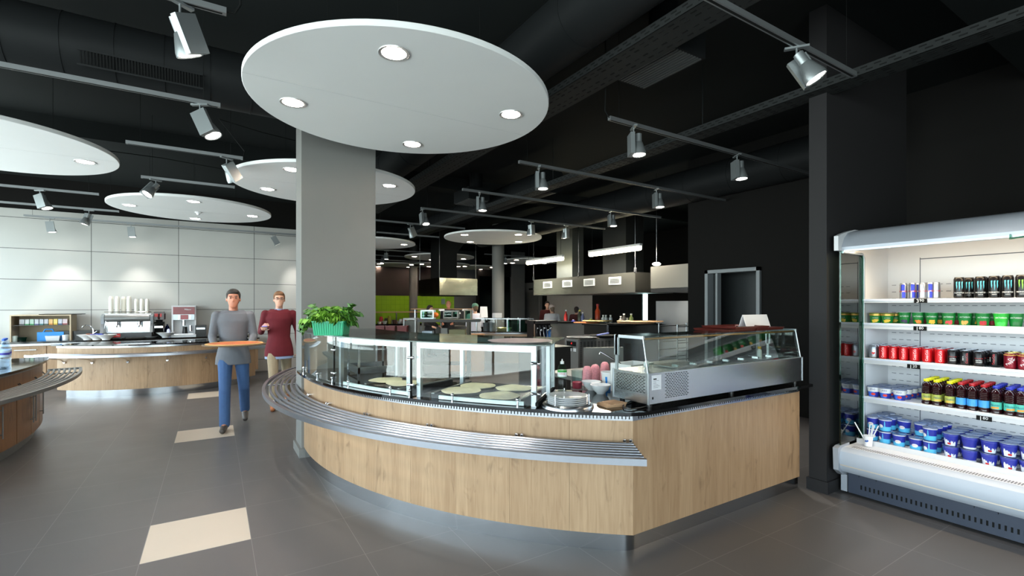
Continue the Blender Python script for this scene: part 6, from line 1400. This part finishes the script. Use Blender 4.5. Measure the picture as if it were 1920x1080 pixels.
    if hair_kind != 'bald':
        h = MB()
        h.sph(hd + V3(0, .03, .045), (.085, .092, .092), 12); h.sph(hd + V3(0, -.03, .088), (.068, .05, .038), 8); h.sph(hd + V3(0, .07, -.02), (.07, .05, .075), 8)
        for s in (-1, 1): h.sph(hd + V3(s * .066, .0, .04), (.018, .04, .05), 6)
        if hair_kind == 'long': loft(h, [(hd + V3(0, .05, -.2), .07, .05), (hd + V3(0, .055, -.05), .1, .07), (hd + V3(0, .03, .06), .09, .09)]); 
        fuse(h, 'hair', hm, t, max(vox, .008), 2)
    if cap:
        c_ = MB(); c_.sph(hd + V3(0, .015, .055), (.095, .108, .085), 10); fuse(c_, 'head_cover', mat('cap_%d' % cap[0], cap, .8), t, max(vox, .01), 2)
    if glasses:
        gm = MB()
        for s in (-1, 1):
            for k in range(16):
                a, a2 = 2 * PI * k / 16, 2 * PI * (k + 1) / 16
                gm.cyl(hd + V3(s * .033 + .024 * math.cos(a), -.101, .012 + .017 * math.sin(a)), hd + V3(s * .033 + .024 * math.cos(a2), -.101, .012 + .017 * math.sin(a2)), .0022, n=6)
            gm.tube([hd + V3(s * .057, -.1, .015), hd + V3(s * .078, -.05, .015), hd + V3(s * .08, .015, .01)], .002, 6)
        gm.cyl(hd + V3(-.01, -.102, .014), hd + V3(.01, -.102, .014), .002, n=6); part(gm, 'glasses', blackp, t)
    # top
    c_ = MB(); e_ = .016
    loft(c_, [(V3(pel.x, pel.y, pel.z + (hem - .98) - .0), .208, .148), (pel + V3(0, 0, -.03), .2, .146), (pel + V3(0, 0, .06), .182, .136)] + [(r[0], r[1] + e_, r[2] + e_ + .006) for r in torso[2:5]] + [(ch + V3(0, 0, .02), wdt * .50, .10)] + [(ch + V3(0, .01, .066), wdt * .32, .066), (nk + V3(0, .008, -.0), .07, .062)])
    for s in 'lr':
        w_ = g('wr_' + s); el = g('el_' + s)
        chain(c_, [(g('sh_' + s) + V3(0, 0, -.008), .064), (g('sh_' + s).lerp(el, .5), .056), (el, .050), (el.lerp(w_, .5), .046), (el.lerp(w_, .93 if not P.get('short') else .1), .036 if not P.get('short') else .05)])
    fuse(c_, P.get('topname', 'sweater'), mat('top_%d_%d_%d' % top, top, .85, 0., .08, 14, .3), t, max(vox, .009), 5)
    if collar:
        q = MB(); q.lathe([(.062, -.03), (.074, -.012), (.066, .012), (.058, .018), (.05, .0)], 20, nk + V3(0, 0, -.0)); q.add([(nk + V3(*p_))[:] for p_ in ((-.05, -.062, .0), (.05, -.062, .0), (.0, -.098, -.08))], [(0, 1, 2)]); part(q, 'shirt_collar', mat('collar_%d' % collar[0], collar, .7), t)
        loft(q2 := MB(), [(V3(pel.x, pel.y, pel.z + (hem - .98) - .035), .200, .142), (V3(pel.x, pel.y, pel.z + (hem - .98) + .03), .200, .142)]); part(q2, 'shirt_hem', MATS['collar_%d' % collar[0]], t)
    if apron: part(MB().cb(pel + V3(0, -.14, -.1), (.3, .01, .8)), 'apron', mat('apron_%d' % apron[0], apron, .8), t)
    if legs:
        l_ = MB(); loft(l_, [(pel + V3(0, 0, -.10), .15, .122), (pel + V3(0, 0, .0), .162, .124), (pel + V3(0, 0, .06), .155, .118)])
        for s in 'lr': chain(l_, [(g('hip_' + s), .098), (g('hip_' + s).lerp(g('kn_' + s), .5), .08), (g('kn_' + s), .068), (g('kn_' + s).lerp(g('an_' + s), .5), .064), (g('an_' + s) + V3(0, 0, .01), .062)])
        fuse(l_, 'trousers', mat('trousers_%d_%d_%d' % trousers, trousers, .85, 0., .12, 18, .3), t, max(vox, .009), 4)
        for s in 'lr':
            a, q = g('an_' + s), g('toe_' + s); sh = MB(); hl_ = a + (a - q).normalized() * .035; hl_.z = min(a.z, hl_.z) - .035
            chain(sh, [(a + V3(0, 0, -.02), .042), (a.lerp(q, .4) + V3(0, 0, -.01), .042), (q, .034)]); chain(sh, [(hl_, .034), (a.lerp(q, .5) + V3(0, 0, -.02), .036)])
            fuse(sh, 'shoe', mat('shoe_%d_%d' % (shoes[0], shoes[2]), shoes, .45), t, max(vox, .007), 2)
    return t
# man in grey with a tray, mid stride towards us
M1 = dict(head=(0, -.03, 1.66), sh_l=(.185, 0, 1.45), sh_r=(-.185, 0, 1.45), el_l=(.235, -.02, 1.17), el_r=(-.235, -.02, 1.17), wr_l=(.20, -.26, 1.08), wr_r=(-.20, -.26, 1.08), hd_l=(-.15, -1, -.02), hd_r=(.15, -1, -.02), up_l=(0, 0, -1), up_r=(0, 0, -1), curl=.12,
          hip_l=(.09, 0, .93), hip_r=(-.09, 0, .93), kn_l=(.12, .02, .50), kn_r=(-.09, -.20, .50), an_l=(.13, .28, .15), an_r=(-.09, -.24, .075), toe_l=(.135, .16, .045), toe_r=(-.11, -.40, .035), topname='jacket')
m1 = (.215, 7.24)
person((*m1, 0), rad(-3), 'walking man in grey jacket and blue jeans carrying a pizza board', M1, top=(104, 106, 112), trousers=(62, 92, 136), hair=(44, 38, 34), shoes=(64, 58, 54), hem=.86, sk=skin_r)
t = thing('pizza_board', 'round wooden pizza board carried by the man in grey', 'board', (m1[0], m1[1] - .50, 1.098))
part(MB().lathe([(0, -.004), (.34, -.004), (.345, .002), (.34, .008), (0, .008)], 48), 'board_plate', mat('dark_edge_board', (110, 88, 66), .5), t)
part(MB().lathe([(0, .008), (.31, .009), (.315, .014), (.30, .022), (.285, .016), (0, .016)], 48), 'pizza_crust', mat('golden_crust', (214, 170, 110), .7, 0., .15, 14, .3), t); part(MB().lathe([(0, .0165), (.28, .017), (.278, .019), (0, .0195)], 40), 'pizza_topping', mat('tomato_cheese', (206, 110, 60), .6, 0., .45, 16, .4), t)
# man in the dark red sweater
M2 = dict(head=(0, -.02, 1.665), sh_l=(.19, 0, 1.45), sh_r=(-.19, 0, 1.45), el_l=(.27, .05, 1.17), el_r=(-.25, .03, 1.17), wr_l=(.27, -.03, .93), wr_r=(-.23, -.20, 1.22), hd_l=(0, -.1, -1), hd_r=(.25, -.9, .35), up_l=(1, 0, 0), up_r=(-.6, -.2, -.7), curl=.8,
          hip_l=(.09, 0, .93), hip_r=(-.09, 0, .93), kn_l=(.11, .06, .50), kn_r=(-.085, -.16, .50), an_l=(.12, .30, .16), an_r=(-.085, -.2, .075), toe_l=(.125, .18, .05), toe_r=(-.10, -.36, .035))
m2 = (.86, 8.22)
person((*m2, 0), rad(-4), 'man with glasses in dark red sweater and khaki trousers, looking at his phone', M2, top=(98, 16, 30), trousers=(150, 136, 112), hair=(120, 84, 56), shoes=(150, 90, 50), hem=.84, glasses=True, collar=(150, 170, 205))
T = Matrix.Translation((*m2, 0)) @ Matrix.Rotation(rad(-4), 4, 'Z'); p_ = T @ V3(-.20, -.315, 1.262)
solo(MB().cb((0, 0, 0), (.07, .14, .009)).cb((0, 0, .005), (.062, .125, .001), 1), 'phone', [blackp, mat('lit_screen', (120, 130, 255), .3, emit=(110, 120, 255), es=1.2)], 'phone with a blue lit screen in the hand of the man in dark red', 'phone', p_, rad(-20))
# distant staff and guests
def far(px, d, headz, label, vox=.02, turn=0., **k):
    x, y = dp(px, d); dz = headz - 1.64; az = math.atan2(y, x)
    P = dict(head=(0, -.02, 1.64), sh_l=(.18, 0, 1.42), sh_r=(-.18, 0, 1.42), el_l=(.23, .02, 1.14), el_r=(-.23, .02, 1.14), wr_l=(.16, -.22, 1.06), wr_r=(-.16, -.22, 1.06), curl=.5,
             hip_l=(.09, 0, .92), hip_r=(-.09, 0, .92), kn_l=(.1, -.02, .5), kn_r=(-.1, -.02, .5), an_l=(.1, .0, .08), an_r=(-.1, .0, .08), toe_l=(.12, -.15, .035), toe_r=(-.12, -.15, .035))
    P = {q: ((v[0], v[1], v[2] * (1 + dz / 1.64)) if isinstance(v, tuple) else v) for q, v in P.items()}
    P.update(k.pop('P', {}))
    return person((x, y, 0), -YAW + turn, label, P, vox=vox, **k)
far(806, 14.6, 1.45, 'dark haired woman in black, seen in profile behind the far gantry', top=(26, 24, 26), trousers=(30, 30, 34), hair=(42, 28, 24), hair_kind='long', turn=rad(60))
far(841, 14.9, 1.60, 'bald man in black standing behind the far gantry', top=(24, 22, 24), trousers=(30, 30, 34), hair_kind='bald', sk=skin_r)
far(891, 13.1, 1.50, 'kitchen worker in white uniform and green cap behind the paper sign', top=(226, 222, 234), trousers=(200, 200, 208), hair=(90, 70, 50), cap=(90, 130, 110), turn=rad(200), P={'topname': 'uniform', 'short': True})
far(1035, 14.6, 1.47, 'cook in white with a pale hair net, seen from behind at the cooking block', top=(226, 222, 226), trousers=(200, 200, 208), hair=(120, 100, 84), cap=(200, 180, 172), turn=rad(190), P={'topname': 'uniform', 'wr_r': (-.34, -.34, 1.12), 'short': True})
far(1026, 16.2, 1.58, 'dark haired person half hidden behind the cook', top=(80, 20, 20), trousers=(30, 30, 34), hair=(40, 28, 24))
far(1081, 16.4, 1.40, 'person in dark red standing before the pale cladding', top=(70, 20, 22), trousers=(40, 36, 36), hair=(40, 24, 22), turn=rad(160))
# ================================================================ CAMERA, DAYLIGHT
cam = bpy.data.cameras.new('camera'); co = bpy.data.objects.new('camera', cam); COL.objects.link(co)
cam.sensor_width = 36; cam.lens = FL / 1920 * 36; cam.shift_y = (HY - 540) / 1920; cam.shift_x = -(CX - 960) / 1920
co.location = (0, 0, CZ); co.rotation_euler = (PI / 2, 0, -YAW); cam.clip_start = .05; cam.clip_end = 200
SC.camera = co
W = bpy.data.worlds.new('world'); SC.world = W; W.use_nodes = True; nt = W.node_tree; bg = nt.nodes['Background']
tc = nt.nodes.new('ShaderNodeTexCoord'); sp = nt.nodes.new('ShaderNodeSeparateXYZ'); nt.links.new(tc.outputs['Generated'], sp.inputs[0])
rp = nt.nodes.new('ShaderNodeValToRGB'); nt.links.new(sp.outputs['Z'], rp.inputs[0])
e0, e1 = rp.color_ramp.elements; e0.position = 0.; e0.color = (.74, .77, .76, 1); e1.position = .18; e1.color = (.82, .91, 1., 1)
q = rp.color_ramp.elements.new(.03); q.color = (.80, .86, .84, 1)
nt.links.new(rp.outputs[0], bg.inputs[0]); bg.inputs['Strength'].default_value = 6.
def portal(loc, rot, sx, sy):
    l = bpy.data.lights.new('daylight_portal', 'AREA'); l.shape = 'RECTANGLE'; l.size = sx; l.size_y = sy; l.cycles.is_portal = True
    o = bpy.data.objects.new('daylight_portal', l); COL.objects.link(o); o.location = loc; o.rotation_euler = rot
portal((-4.6, 3.9, 1.72), (0, -PI / 2, 0), 3.2, 17.8)      # left glazing, facing +X
portal((-1.5, -5.0, 1.7), (PI / 2, 0, 0), 6.2, 3.2)       # glazing behind the camera, facing +Y
SC.view_settings.view_transform = 'Standard'; SC.view_settings.look = 'None'; SC.view_settings.gamma = 1; SC.view_settings.use_curve_mapping = False
SC.view_settings.exposure = 0.86
SC.cycles.use_denoising = True; SC.cycles.max_bounces = 8; SC.cycles.transparent_max_bounces = 24; SC.cycles.glossy_bounces = 4; SC.cycles.diffuse_bounces = 4
SC.cycles.sample_clamp_indirect = 4.; SC.cycles.caustics_reflective = False; SC.cycles.caustics_refractive = False; SC.cycles.blur_glossy = .5
